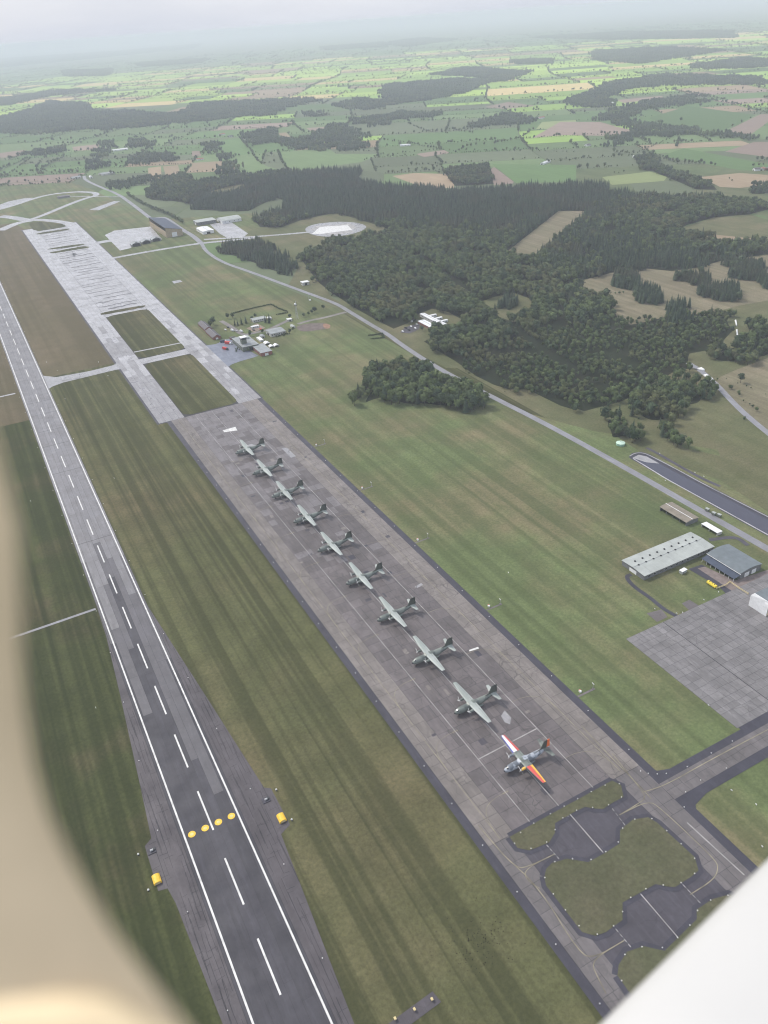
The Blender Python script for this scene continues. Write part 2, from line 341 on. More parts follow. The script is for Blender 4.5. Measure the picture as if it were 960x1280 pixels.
for pts in ([(161.6,2061.5),(200.2,2061.4),(236.6,2062.2),(233.8,2044.6),(197.5,2042.5),(162.4,2045.0)], [(159.8,1874.3),(200.6,1874.3),(235.6,1866.0),(234.5,1853.1),(197.4,1854.3),(161.8,1863.5)], [(160.2,1838.5),(178.1,1835.7),(195.3,1841.1),(211.7,1840.1),(226.4,1845.1),(239.1,1830.6),(238.9,1818.8),(219.0,1818.6),(197.4,1820.1),(175.6,1819.1),(160.7,1823.6)],
            [(165.1,1325.2),(201.2,1324.2),(237.6,1321.7),(235.0,1311.2),(198.3,1310.9),(164.7,1312.0)], [(161.5,2201.9),(174.8,2213.2),(196.9,2190.1),(219.2,2149.0),(233.5,2119.9),(233.6,2085.5),(197.7,2085.6),(161.9,2082.6)]):
    sheet('grass_bar', smooth_poly(pts, 1), Zg['isl'], MT['grass'])
# links west of the parallel taxiway and the loop beyond it
MP = MT['concrete_pale']
sheet('runway_link', [(42.3,1096.2),(48.4,1087.3),(60.0,1074.3),(101.5,1069.2),(132.7,1071.3),(143.7,1080.4),(148.8,1086.4),(160.6,1074.6),(150.1,1044.5),(143.5,1049.3),(131.4,1051.7),(92.5,1049.7),(65.4,1048.4),(51.4,1043.2),(44.7,1036.4)], Zg['pave'] + .01, MP)
for pts, wd in (([(111.3,2362.1),(128.3,2337.0),(144.0,2302.6),(161.1,2256.8),(179.9,2228.6)], 26), ([(92.8,2165.0),(114.2,2197.8),(135.5,2224.6),(152.2,2234.7),(165.1,2236.6)], 26), ([(160.0,2247.5),(194.4,2266.6),(281.9,2384.6),(343.2,2453.7),(373.6,2470.3),(383.7,2498.1),(380.3,2535.4),(351.1,2583.3),(309.3,2604.3),(268.7,2607.1),(220.4,2574.7),(166.9,2512.5),(121.7,2472.4)], 17),
                ([(160.7,2253.1),(187.2,2235.9),(218.6,2187.4),(235.3,2151.5),(248.6,2117.2),(251.2,2076.4),(250.5,2018.2)], 22), ([(312.1,2528.7),(348.8,2485.2),(384.4,2440.3),(427.2,2398.7)], 6),
                ([(250.4,1854.3),(264.6,1854.1),(290.4,1854.5)], 24), ([(250.8,1686.7),(313.4,1692.0),(379.2,1690.7),(435.1,1688.0),(492.8,1669.3),(551.0,1650.4)], 13), ([(457.8,1715.1),(495.4,1694.9),(547.1,1664.2),(597.3,1642.0),(664.6,1616.2)], 11)):
    strip('taxiway_link', pts, wd, Zg['pave'] + .01 + .004 * random.random(), MP)
sheet('concrete_strip', [(129.0,2550.6),(153.5,2584.9),(198.4,2602.7),(222.5,2591.5),(200.1,2555.7),(159.4,2507.6),(120.7,2461.6)], Zg['pave'], MP)
sheet('concrete_strip', [(319.1,2265.3),(397.2,2342.0),(413.3,2325.5),(338.5,2239.3)], Zg['pave'], MP)
sheet('hangar_forecourt', [(291.0,1921.4),(319.7,1953.8),(398.0,1934.6),(385.3,1782.6),(322.0,1802.2),(312.0,1750.5),(286.8,1743.8)], Zg['pave'] + .03, MP)
sheet('hangar_forecourt', [(513.6,1851.7),(528.9,1857.9),(560.7,1836.4),(551.4,1701.1),(535.3,1679.5),(501.9,1687.8),(502.1,1743.5)], Zg['pave'] + .03, MP)
sheet('round_pad', smooth_poly([(659.2,1651.1),(694.8,1684.9),(747.4,1672.5),(777.4,1633.1),(780.5,1583.1),(755.6,1551.2),(709.8,1533.8),(671.0,1548.4),(652.6,1588.7)], 2), Zg['pave'] + .06, MP)

for k, q in enumerate(([(657.1,1598.9),(697.6,1648.2),(756.0,1619.1),(738.0,1572.6),(673.4,1583.9)], [(670.6,1640.5),(696.7,1662.1),(757.0,1631.2),(756.8,1620.9),(698.4,1650.0),(671.0,1620.1)], [(676.6,1580.9),(736.3,1569.2),(731.3,1549.5),(680.2,1558.6)], [(753.7,1634.4),(763.9,1635.3),(754.4,1577.1),(739.6,1576.0)])): sheet('faded_marking', q, Zg['pave'] + .09 + .01*k, MT['white_line'] if k == 0 else MT['faint_line'])
# perimeter road and the lesser roads
road = [(417.2,2892.9),(404.2,2802.0),(415.5,2620.2),(432.6,2449.8),(429.0,2260.6),(421.6,2036.8)] + [(453.1,2012.1),(447.5,1850.1),(449.1,1776.8),(446.0,1719.6),(442.1,1680.0),(430.4,1615.7),(427.7,1542.0),(432.0,1479.1),(446.5,1408.7)] + [(478.4,1207.4),(492.2,1128.6),(490.9,1075.6),(488.9,998.8),(489.6,951.6)] + [(484, 900), (480, 800), (485, 690), (491, 600), (493, 500), (493, 400), (493, 250), (493, 0)]
strip('perimeter_road', road[:6], 10, Zg['pave'] + .02, MT['road'], it=1)
strip('perimeter_road', [(421.1,2029.8),(440.9,2023.8),(453.1,2012.1),(447.5,1850.1),(449.1,1776.8),(446.0,1719.6),(442.1,1680.0)], 11, Zg['pave'] + .024, MT['road'])
strip('perimeter_road', road[10:], 7.5, Zg['pave'] + .02, MT['road'])
sheet('blue_forecourt', [(254.5,1069.8),(275.7,1065.2),(291.9,1074.1),(307.2,1075.3),(305.4,1048.6),(305.6,1011.8),(309.0,983.6),(301.9,981.9),(281.3,979.3),(268.8,975.4),(259.4,968.0),(250.4,973.8)], Zg['pave'] + .03, MT['road_blue'])
strip('access_road', [(314.3,1161.0),(317.0,1135.8),(318.9,1109.2),(319.5,1084.4),(324.0,1075.6),(340.9,1075.9),(358.1,1076.2),(375.5,1084.7),(398.4,1098.1)], 7, Zg['pave'] + .04, MT['concrete_warm'])
strip('access_road', [(404.0,1072.6),(421.9,1076.9),(450.4,1074.8),(473.3,1077.5),(485.6,1078.6)], 7, Zg['pave'] + .045, MT['concrete_warm'])
sheet('courtyard', [(334.4,1102.7),(355.2,1114.6),(358.3,1087.0),(337.3,1078.6)], Zg['pave'] + .05, paint('brown_gravel', (.26,.21,.17), .9, .1, .2, .2))
sheet('bare_patch', smooth_poly([(396.6,1062.7),(411.6,1067.9),(430.2,1059.0),(442.7,1043.6),(436.3,1026.5),(419.8,1028.5),(397.5,1035.0),(393.8,1048.5)]), Zg['pave'], paint('bare_earth', (.15,.125,.115), .9, .1, .25, .15))
sheet('bare_patch', smooth_poly([(432.2,1049.0),(438.8,1049.4),(441.4,1039.1),(434.2,1025.4),(427.5,1027.9)]), Zg['pave'] + .02, paint('rust_earth', (.28,.17,.12), .9, .1, .25, .2))
strip('country_road', [(733.0,637.4),(727.7,613.7),(710.7,574.2),(682.3,521.0),(666.3,484.0),(653.1,448.8)], 7, Zg['pave'], MT['road'])
strip('dirt_track', [(539.0,610.1),(542.7,594.9),(568.4,595.6),(599.9,595.8),(634.8,608.0),(667.4,616.5),(702.7,620.5),(726.3,618.6)], 6, Zg['pave'], MT['grass_rough'])
strip('dirt_track', [(537.6,502.3),(538.1,487.1),(536.3,459.8),(535.6,430.7),(537.9,411.3)], 3.5, Zg['pave'], MT['asphalt_pad'])
strip('field_path', [(-420, 535), (-150, 536), (-60, 537), (9.8, 538.6)], 2.6, Zg['pave'], MT['road'])
strip('field_path', [(-12.1,1047.9),(-4.5,1048.1),(6.1,1047.8)], 4, Zg['pave'], MT['concrete_pale'])
sheet('concrete_pad', [(312.7,1435.0),(327.0,1433.9),(327.5,1418.4),(311.2,1417.1)], Zg['pave'], MP)
for x0, x1, y0, y1 in ((64, 89.5, 160, 166),): sheet('lamp_bar', [(62.5, 158.5), (90.2, 160.8), (89.2, 166.6), (61.5, 164.2)], Zg['pave'], MT['asphalt_old'])

# the apron where the transports stand
sheet('apron_shoulder', rect(147.6, 262.5, -60, 849), Zg['dark'] + .01, MT['asphalt_dark'])
ap = sheet('apron', rect(152.6, 257, 214.5, 848), Zg['pave'] + .02, MT['joint'])
A1 = []; bsp(152.6, 169, 214.5, 848, 8.5, 15, A1)
A2 = []; bsp(169, 237, 214.5, 848, 11.5, 14.5, A2)
A3 = []; bsp(237, 257, 214.5, 848, 10, 15, A3)
def near_first(cells): return sorted(cells, key=lambda q: q[2])
for cells, m, k in ((A1, MT['concrete_warm'], 50), (A2, MT['concrete'], 200), (A3, MT['concrete_warm'], 50)):
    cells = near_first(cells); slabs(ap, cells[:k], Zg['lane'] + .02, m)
    rest = [(q, random.random() < (q[2] - 380) / 520.) for q in cells[k:]]  # paler slabs grow likelier towards the far end
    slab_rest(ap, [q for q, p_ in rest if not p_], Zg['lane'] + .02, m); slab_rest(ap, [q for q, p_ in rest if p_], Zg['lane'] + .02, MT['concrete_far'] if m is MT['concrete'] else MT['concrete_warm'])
for x, m, wd in ((180.3, 'faint_line', .42), (200.2, 'faint_line', .42), (224.2, 'faint_line', .42), (160.5, 'yellow_line', .3), (245, 'yellow_line', .3)):
    sheet('painted_line', rect(x - wd/2, x + wd/2, 216, 846), Zg['line'] + .02, MT[m], None, ap)
YP = [249.2 + 52.55 * k for k in range(10)]
for k, y in enumerate(YP):          # lead-in lines curving off the taxi lane to each stand
    strip('lead_in_line', [(160.5, y - 34), (161, y - 22), (164.5, y - 14), (172, y - 11), (180, y - 11)], .22, Zg['line'] + .024 + .002 * k, MT['yellow_line'], None, ap)
    strip('lead_in_line', [(245, y - 32), (244.5, y - 20), (240, y - 12), (232, y - 9), (224, y - 9)], .22, Zg['line'] + .026 + .002 * k, MT['yellow_line'], None, ap)
    sheet('stop_bar', rect(178.3, 182.3, y - 11.3, y - 10.7), Zg['line'] + .05, MT['yellow_line'], None, ap)
sheet('painted_line', [(180, 265.2), (224, 266.6), (224, 267.3), (180, 265.9)], Zg['line'] + .055, MT['faint_line'], None, ap)
for pts, m in (([(202.6,738.2),(210.5,738.3),(213.5,727.9),(206.9,728.3)], 'concrete_pale'), ([(233.0,710.4),(238.3,708.1),(238.8,685.0),(233.3,684.8)], 'concrete_pale'), ([(194.4,788.3),(209.5,788.9),(208.1,778.7),(194.7,782.6)], 'white_line'), ([(211.5,286.7),(216.1,289.3),(215.9,282.2),(212.3,278.2),(210.3,281.2)], 'concrete_pale'),
               ([(227.9,348.1),(235.0,347.4),(234.6,345.6),(227.4,346.6)], 'white_line'), ([(232.1,430.3),(238.7,431.7),(238.7,428.9),(232.4,427.9)], 'concrete_pale')):
    sheet('repair_patch', pts, Zg['lane'] + .035, MT[m], None, ap)
for q in range(46):                 # square asphalt repairs
    x = random.uniform(158, 250); y = random.uniform(220, 830); a = random.uniform(1.5, 5); b = random.uniform(1.5, 7)
    sheet('repair_patch', rect(x, x + a, y, y + b), Zg['lane'] + .03 + .0002 * q, MT[random.choice(['asphalt_dark', 'asphalt_pad', 'concrete_warm'])], None, ap)

# the pads south of the apron
pd = sheet('taxi_pads', rect(165, 241, -60, 216), Zg['pave'] + .004, MT['asphalt_pad'])
tw = sheet('taxi_lane', rect(152.6, 166.5, -60, 214.4), Zg['pave'] + .02, MT['joint']); c = []; bsp(152.6, 166.5, -60, 214.4, 7.5, 12, c); slabs(tw, c, Zg['lane'] + .02, MT['lane_slab'])
te = sheet('taxi_lane', rect(239, 257, -60, 214.4), Zg['pave'] + .02, MT['joint']); c = []; bsp(239, 257, -60, 214.4, 9.5, 12, c); slabs(te, c, Zg['lane'] + .02, MT['lane_slab'])
isl = [[(165.4,213.8),(236.5,214.2),(238.7,209.3),(234.3,202.5),(227.3,202.7),(219.4,202.2),(215.5,204.9),(212.0,208.2),(206.0,208.6),(191.5,208.3),(187.6,203.5),(181.3,200.5),(169.7,201.9),(165.2,206.2)],
       [(167.2,186.2),(170.5,189.1),(175.2,190.3),(183.4,188.4),(191.3,181.4),(202.0,181.1),(212.5,181.5),(218.3,187.5),(228.6,189.0),(236.5,186.0),(238.2,181.1),(239.7,156.4),(235.7,150.0),(230.3,149.4),(219.1,149.3),(215.5,151.8),(212.0,155.3),(191.3,156.1),(185.2,149.4),(174.5,148.8),(169.0,149.8),(164.7,154.4),(164.8,181.9)],
       [(165.3,130.9),(169.0,134.2),(176.6,136.9),(184.9,135.0),(191.6,128.6),(215.7,132.2),(219.3,135.7),(230.0,135.7),(238.6,133.4),(243.5,125.2),(241.1,112.8),(190.4,101.8),(165.4,111.8),(164.8,122.2)]]
for k, pts in enumerate(isl):
    strip('pad_edge', pts + [pts[0]], 5.0, Zg['lane'] + .05 + .004*k, MT['asphalt_dark'], it=0)
    sheet('grass_island', pts, Zg['isl'] + .02, MT['grass_island'])
for pts, wd, m in (([(200.2, 214), (200.2, 208)], .5, 'faint_line'), ([(201.9,208.5),(201.6,181.8)], .5, 'faint_line'), ([(202.0,155.1),(201.5,129.7)], .45, 'faint_line'),
                   ([(155.2,228.0),(156.4,207.3),(158.0,197.8),(161.6,194.9),(179.8,193.6)], .45, 'yellow_line'), ([(156.4,207.3),(161.3,182.1),(157.0,147.4),(161.4,142.1),(179.0,141.5)], .45, 'yellow_line'), ([(161.3,182.1),(158.7,187.3),(158.9,192.0),(163.1,194.4),(179.8,193.6)], .35, 'yellow_line'),
                   ([(155.6,127.4),(157.7,136.8),(158.8,140.0),(163.0,141.9),(179.0,141.5)], .4, 'yellow_line'), ([(249.7,228.9),(245.8,199.2),(243.7,195.8),(238.8,195.2),(224.4,194.8)], .45, 'yellow_line'), ([(224.4,194.8),(244.1,193.9),(246.4,187.3),(247.5,150.9),(245.5,146.2),(238.5,142.7),(222.4,142.8)], .45, 'yellow_line'),
                   ([(251.7,173.1),(253.1,137.0)], .7, 'faint_line'), ([(245.1,199.6),(260.0,196.6),(292.6,196.8),(340.5,195.6)], .5, 'yellow_line'), ([(246.4,194.0),(247.0,201.6),(247.1,219.8),(248.5,254.9)], .45, 'yellow_line')):
    strip('taxi_line', pts, wd, Zg['isl'] + .01 + .003 * random.random(), MT[m])
hold = [[(179.3,200.0),(179.8,189.2)], [(223.9,200.0),(222.3,187.1)], [(179.4,147.7),(179.5,136.5)], [(223.3,148.4),(223.3,136.0)]]
for a, b in hold:
    for i in range(4):
        f0, f1 = i / 4., i / 4. + .15
        strip('hold_dash', [(a[0]+(b[0]-a[0])*f0, a[1]+(b[1]-a[1])*f0), (a[0]+(b[0]-a[0])*f1, a[1]+(b[1]-a[1])*f1)], .35, Zg['isl'] + .02, MT['faint_line'], it=0)
link_poly = [(250, 222), (258.5, 214.5), (263, 206.5), (270, 204), (327, 204), (327, 206), (560, 206), (560, 181.5), (275, 181.5), (264, 179), (258, 171), (250, 160)]
sheet('taxiway_link', link_poly, Zg['pave'] + .006, MT['asphalt_dark'])
ln = sheet('taxiway_link', rect(255.2, 560, 187.2, 199.2), Zg['pave'] + .024, MT['joint']); c = []; bsp(257.1, 560, 187.2, 199.2, 12, 7, c); slabs(ln, c[:140], Zg['lane'] + .022, MT['lane_slab'])
ha = sheet('hangar_apron', rect(326, 470, 205.5, 300.5), Zg['pave'] + .03, MT['joint']); c = []; bsp(326, 360, 205.5, 300.5, 9, 9, c); slabs(ha, c, Zg['lane'] + .024, MT['concrete_mid'])
c = []; bsp(360.4, 470, 205.5, 300.5, 9, 9, c); c = near_first(c)[::-1]; slabs(ha, c[:190], Zg['lane'] + .024, MT['concrete_mid']); slab_rest(ha, c[190:], Zg['lane'] + .024, MT['concrete_mid'])
sheet('yard', [(421.9,336.4),(434.8,335.1),(436.7,296.8),(461.5,296.3),(461.5,283.1),(422.7,251.6),(416.0,271.0),(421.6,299.9),(423.6,307.3)], Zg['pave'], MT['asphalt_dark'])
sheet('yard', [(428.3,333.4),(434.5,331.8),(439.9,307.8),(470.7,303.9),(471.3,299.0),(427.7,297.1)], Zg['pave'] + .04, paint('brown_paving', (.20,.165,.155), .8, .2, .2, .3))
strip('service_path', [(381.0,354.4),(375.3,354.7),(371.5,342.5),(372.4,324.8),(370.9,311.3),(372.8,300.1)], 3.4, Zg['pave'] + .02, MT['asphalt_dark'])
sheet('concrete_pad', [(357.4,313.7),(369.4,311.2),(366.9,302.9),(356.8,302.7)], Zg['pave'] + .03, MT['concrete'])
sheet('concrete_pad', [(386.5,308.6),(394.2,308.9),(394.8,300.3),(385.0,299.4)], Zg['pave'] + .03, MT['concrete'])
strip('service_path', [(465.2,356.0),(480.2,350.9),(486.4,345.3),(484.1,334.3)], 4, Zg['pave'] + .02, MT['asphalt_pad'])

# long lined water basin beside the road
mw, t, b = nodes('still_water'); fin(t, b, (.05, .05, .075), .12, .5)
sheet('basin_lining', [(510.5,497.8),(518.5,502.0),(527.3,499.5),(530.5,491.7),(530.6,454.1),(531.3,405.3),(533.7,319.5),(507.8,299.4),(507.4,383.5),(508.2,418.3),(508.8,461.6),(509.4,493.0)], .16, MT['asphalt_dark'])
sheet('water', [(511.8,494.3),(521.2,495.8),(525.0,489.1),(524.6,454.1),(525.8,400.2),(528.6,315.6),(509.7,300.9),(509.1,385.1),(509.0,405.7),(508.8,447.0)], .24, mw)
strip('basin_rim', [(511.6,493.0),(509.9,462.7),(508.8,447.0),(509.0,405.7),(509.1,385.1),(509.3,300.6)], 1.3, .30, MT['concrete_pale'])
strip('basin_rim', [(512.2,498.4),(520.8,500.4),(526.7,497.2),(529.1,490.3),(529.7,453.3),(529.2,424.7),(529.8,403.9),(532.2,318.4)], 1.1, .30, MT['concrete_pale'])
sheet('mud_bank', [(511.8,494.3),(521.2,495.8),(525.0,489.1),(524.7,471.9),(516.5,480.3)], .27, MT['concrete_pale'])

# ------------------------------------------------------------------ farmland
FM = [field_mat('pasture_field', (.125,.205,.08), .25, .2, .5), field_mat('meadow_field', (.155,.225,.10), .25, .25, 1.1), field_mat('grey_green_field', (.14,.17,.10), .2, .2, .2),
      field_mat('stubble_field', (.36,.28,.19), .2, .25, .7), field_mat('ploughed_field', (.31,.24,.20), .2, .25, .3),
      field_mat('sunlit_green_field', (.40,.56,.13), .25, .15, .9), field_mat('sunlit_barley_field', (.62,.50,.24), .25, .2, .4), field_mat('lush_sunlit_field', (.29,.44,.11), .25, .15, .1), field_mat('pale_meadow_field', (.26,.31,.14), .1, .15, .1)]  # young green, barley and lush colours are brightened to carry sunlight
TH = R(-31); cT, sT = math.cos(TH), math.sin(TH)
def to_w(u, v): return (u * cT - v * sT, u * sT + v * cT)
leaves = []
def fbsp(u0, u1, v0, v1, dep=0):
    cx, cy = to_w((u0+u1)/2, (v0+v1)/2); d = math.hypot(cx, cy); ang = math.degrees(math.atan2(cx, cy))
    w_, h_ = u1 - u0, v1 - v0
    if max(w_, h_) < 3000 and (ang < -9 or ang > 60 or cy < -300): return
    lim = (165 + .022 * d) * random.uniform(.7, 1.8)
    if w_ < lim * 1.5 and h_ < lim:
        if d < 17000: leaves.append((u0, u1, v0, v1, d, cx, cy))
        return
    k = random.uniform(.36, .64)
    if w_ / 1.5 > h_: fbsp(u0, u0 + w_*k, v0, v1); fbsp(u0 + w_*k, u1, v0, v1)
    else: fbsp(u0, u1, v0, v0 + h_*k); fbsp(u0, u1, v0 + h_*k, v1)
fbsp(-14000, 14000, -2000, 20000)
hedge_pts = []; far_f = {}
def warp(x, y): return (x + 55 * math.sin(y / 910.) + 30 * math.sin((x + y) / 370.), y + 60 * math.sin(x / 830. + 1) + 24 * math.cos((x - y) / 410.))
for (u0, u1, v0, v1, d, cx, cy) in leaves:
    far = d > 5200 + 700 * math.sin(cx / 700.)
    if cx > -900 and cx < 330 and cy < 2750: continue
    if d > 11500: k = random.choice([0, 1, 2, 0])  # past the sunlit strip: duller colours for unlit land
    elif far: k = random.choices([0, 1, 3, 5, 6, 7], [.8, .6, 1.0, 3.4, 1.5, 2.4])[0]  # sunlit strip painted into the crop colours by distance
    elif d < 2700: k = random.choice([1, 2, 2])
    else: k = random.choices([0, 1, 2, 3, 4, 7], [4, 4, 2, .8, .5, .6])[0]
    g = 2.5
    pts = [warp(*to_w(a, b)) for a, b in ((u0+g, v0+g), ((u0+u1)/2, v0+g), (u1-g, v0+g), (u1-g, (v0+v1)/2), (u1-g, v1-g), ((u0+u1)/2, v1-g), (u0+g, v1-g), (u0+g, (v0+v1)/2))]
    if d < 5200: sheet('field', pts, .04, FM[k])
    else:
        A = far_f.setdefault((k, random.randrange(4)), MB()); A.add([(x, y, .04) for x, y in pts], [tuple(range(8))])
    for (a, b) in (((u0, v0), (u1, v0)), ((u0, v0), (u0, v1))):
        p_ = .9 if d < 4500 else .8
        if random.random() > p_: continue
        L_ = math.hypot(b[0]-a[0], b[1]-a[1]); s_ = 0; step = 5.5 + d / 1500.
        dens = random.choice([.45, .8, .95, 1])
        while s_ < L_:
            if random.random() < dens:
                x, y = warp(*to_w(a[0] + (b[0]-a[0])*s_/L_, a[1] + (b[1]-a[1])*s_/L_)); hedge_pts.append((x + random.uniform(-2.5, 2.5), y + random.uniform(-2.5, 2.5), random.choice([.26, .3, .34, .42, .7]) * (1 + d / 13000.)))
            s_ += step * random.uniform(.6, 1.5)
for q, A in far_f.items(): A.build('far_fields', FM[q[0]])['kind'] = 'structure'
named = [([(253.0,3870.7),(356.4,3885.2),(309.1,3677.1),(236.0,3689.9)], 4), ([(525.5,3780.3),(637.8,3769.6),(592.8,3577.6),(508.2,3628.0)], 4), ([(623.8,2883.6),(667.0,2881.1),(589.1,2572.9),(554.3,2587.0)], 3), ([(672.1,2874.9),(718.4,2856.9),(675.9,2680.8),(625.2,2658.6)], 3), ([(517.1,2423.7),(564.2,2395.1),(538.5,2299.2),(499.7,2319.8)], 3),
         ([(769.0,2865.1),(859.7,2819.3),(802.7,2645.4),(717.1,2688.5)], 3), ([(1292.8,3401.3),(1323.3,3388.5),(1266.9,3186.6),(1233.1,3186.8)], 3), ([(1442.6,3456.0),(1539.5,3400.9),(1469.7,3193.1),(1400.4,3295.8)], 4), ([(859.8,3174.7),(881.9,3146.2),(843.9,3008.3),(819.8,3038.4)], 4), ([(906.0,2861.7),(975.8,2843.3),(928.6,2583.6),(932.4,2440.1),(879.9,2421.9),(803.7,2457.4)], 1), ([(1082.6,2850.4),(1242.0,2793.3),(1197.9,2632.7),(1298.1,2505.9),(1179.1,2401.2),(1078.2,2406.6),(959.1,2409.2),(974.9,2528.8)], 1),
         ([(1075.0,3094.3),(1187.3,3113.8),(1129.9,2901.8),(1008.6,2872.3)], 0), ([(1025.8,3428.7),(1122.9,3389.7),(988.3,2898.1),(911.5,2888.9)], 0), ([(982.0,2139.8),(1100.6,2271.8),(1129.6,2162.3),(1067.3,2045.7),(996.0,2037.7)], 2), ([(613.9,2260.2),(714.1,2321.1),(759.9,2315.8),(741.8,2248.2),(659.8,2192.6)], 3), ([(682.1,2057.8),(760.0,2039.5),(750.7,1936.0),(683.7,1873.4),(624.2,1835.6),(641.9,1946.1)], 2),
         ([(1121.4,2099.3),(1189.4,2093.9),(1242.8,2009.0),(1207.8,1912.4),(1146.2,1815.3),(1084.7,1881.1),(1102.5,1943.0)], 3), ([(1362.0,1968.7),(1398.3,2001.7),(1299.0,1769.7),(1279.1,1750.8),(1239.7,1773.6)], 4), ([(1424.6,2049.6),(1568.5,1851.7),(1404.4,1653.9),(1294.2,1754.5)], 0), ([(1983.4,2576.0),(2126.9,2726.5),(2238.8,2660.2),(2065.5,2451.2)], 8), ([(1376.7,2406.3),(1482.4,2406.3),(1459.9,2333.7),(1361.3,2329.6)], 4),
         ([(2120.4,2517.4),(2234.5,2551.7),(2154.6,2268.9),(2013.9,2255.1),(1963.4,2328.0)], 4), ([(2285.5,1984.8),(2705.9,2199.9),(2719.2,2176.3),(2551.5,2036.7),(2276.9,1875.0)], 4), ([(1983.2,1708.2),(2169.5,1768.1),(2192.0,1737.3),(1979.8,1560.6)], 4), ([(1492.8,1659.2),(1624.6,1627.6),(1597.7,1541.5),(1554.9,1508.3),(1437.1,1559.7)], 8), ([(1474.4,1538.3),(1554.9,1508.3),(1579.7,1481.0),(1531.6,1385.0),(1477.6,1356.9),(1416.0,1455.4)], 2), ([(1818.1,1789.8),(1959.2,1837.7),(1893.5,1488.8),(1814.0,1422.6),(1778.6,1476.7),(1804.8,1644.9)], 0),
         ([(1649.0,1483.9),(1750.7,1452.3),(1771.3,1387.0),(1681.8,1312.5),(1604.8,1324.4),(1584.7,1363.5)], 3), ([(1223.8,1142.0),(1350.5,1165.7),(1413.2,1156.4),(1419.5,1098.7),(1368.4,1051.5),(1278.9,1025.1),(1219.8,1069.0)], 1), ([(1219.8,1069.0),(1290.7,1035.4),(1368.4,1051.5),(1271.5,970.8),(1207.6,1038.9)], 3), ([(1307.0,1274.4),(1347.7,1242.4),(1298.7,1216.0),(1279.3,1234.9)], 3),
         ([(2424.1,2469.2),(2791.4,2626.4),(2685.1,2199.9),(2278.7,1994.9),(2324.2,2248.6)], 0), ([(2825.9,3089.8),(3042.7,3025.9),(2981.6,2951.7),(2753.0,2958.1)], 4), ([(1828.1,2394.5),(2164.9,2664.8),(2246.5,2532.2),(2135.2,2243.1),(2024.1,2198.4),(1936.4,2358.4)], 4), ([(2335.7,3431.1),(2530.8,3513.5),(2483.2,3231.8),(2332.0,3266.9)], 4)]
for k, (pts, m) in enumerate(named): sheet('field', pts, .08 + .001 * k, FM[m])

# ------------------------------------------------------------------ woods
BARK = paint('bark', (.075,.06,.045), .9, .1, .2, 3)
F_BROAD = foliage_mat('broadleaf_foliage', (.030,.056,.024), (.150,.205,.082), (.13,.11,.06))
F_DARK = foliage_mat('dark_foliage', (.024,.046,.028), (.100,.145,.074))
F_CONE = foliage_mat('conifer_needles', (.020,.043,.031), (.092,.138,.082), (.09,.075,.05))
F_SHRUB = foliage_mat('shrub_foliage', (.042,.07,.026), (.085,.12,.05))
PRO = bpy.data.collections.new('tree_kinds')     # kept out of the scene: only the woods' stuff objects draw from it
def leaf(mb, p, n, s, rs):
    n = n.normalized(); u = n.orthogonal().normalized(); a = rs.uniform(0, 6.3); u2 = u * math.cos(a) + n.cross(u) * math.sin(a); w_ = n.cross(u2)
    e = rs.uniform(.55, 1.0)
    mb.add([p + u2*s, p + w_*s*e, p - u2*s*.9, p - w_*s*e*.8], [(0,1,2,3)])
def core(mb, c, r, rs):
    rg = []
    for k in range(5):
        t = math.pi * (k + .5) / 5; rg.append([Vector((c[0] + r[0]*math.sin(t)*math.cos(a)*rs.uniform(.8,1.1), c[1] + r[1]*math.sin(t)*math.sin(a)*rs.uniform(.8,1.1), c[2] - r[2]*math.cos(t))) for a in [i*math.pi/3.5 for i in range(7)]])
    mb.rings(rg)
def broad(seed, h=14., rad=5., n=190, base=.22):
    rs = random.Random(seed); mb = MB(); zc = h * (base + (1 - base) / 2); hz = h * (1 - base) / 2
    core(mb, (0, 0, zc), (rad*.66, rad*.66, hz*.74), rs); lumps = []
    for k in range(9):
        a = k * 2.4 + rs.uniform(-.4, .4); t = rs.uniform(-.75, .85) if k else .8; q = math.sqrt(max(0, 1 - t*t))
        lumps.append((Vector((math.cos(a)*q*rad*.55, math.sin(a)*q*rad*.55, zc + t*hz*.62)), rad * rs.uniform(.34, .5)))
    for i in range(n):
        c_, r_ = lumps[i % 9]; d = Vector((rs.gauss(0, 1), rs.gauss(0, 1), rs.gauss(.35, 1))).normalized()
        leaf(mb, c_ + d * r_ * rs.uniform(.75, 1.15), d + Vector((rs.uniform(-.6,.6), rs.uniform(-.6,.6), rs.uniform(-.2,.7))), rs.uniform(.06, .115) * h * .75, rs)
    return mb
def conifer(seed, h=17., rad=3.1):
    rs = random.Random(seed); mb = MB(); mb.tube((0, 0, h*.12), (0, 0, h*.93), rad*.55, .12, 7)
    for k in range(10):
        t = k / 10.; z = h * (.12 + .82 * t); r_ = rad * (1 - t) ** .8 + .25; nn = 12 if k < 6 else 8
        for i in range(nn):
            a = 2*math.pi*(i + rs.random()*.6) / nn; d = Vector((math.cos(a), math.sin(a), 0)); rr = r_ * rs.uniform(.72, 1.12)
            leaf(mb, d * rr * .68 + Vector((0, 0, z + rs.uniform(-.5, .5))), d * .55 + Vector((0, 0, 1)), rr * .36 + .3, rs)
    leaf(mb, Vector((0, 0, h*.97)), Vector((1, 0, .2)), .45, rs); leaf(mb, Vector((0, 0, h*.97)), Vector((0, 1, .2)), .45, rs)
    return mb
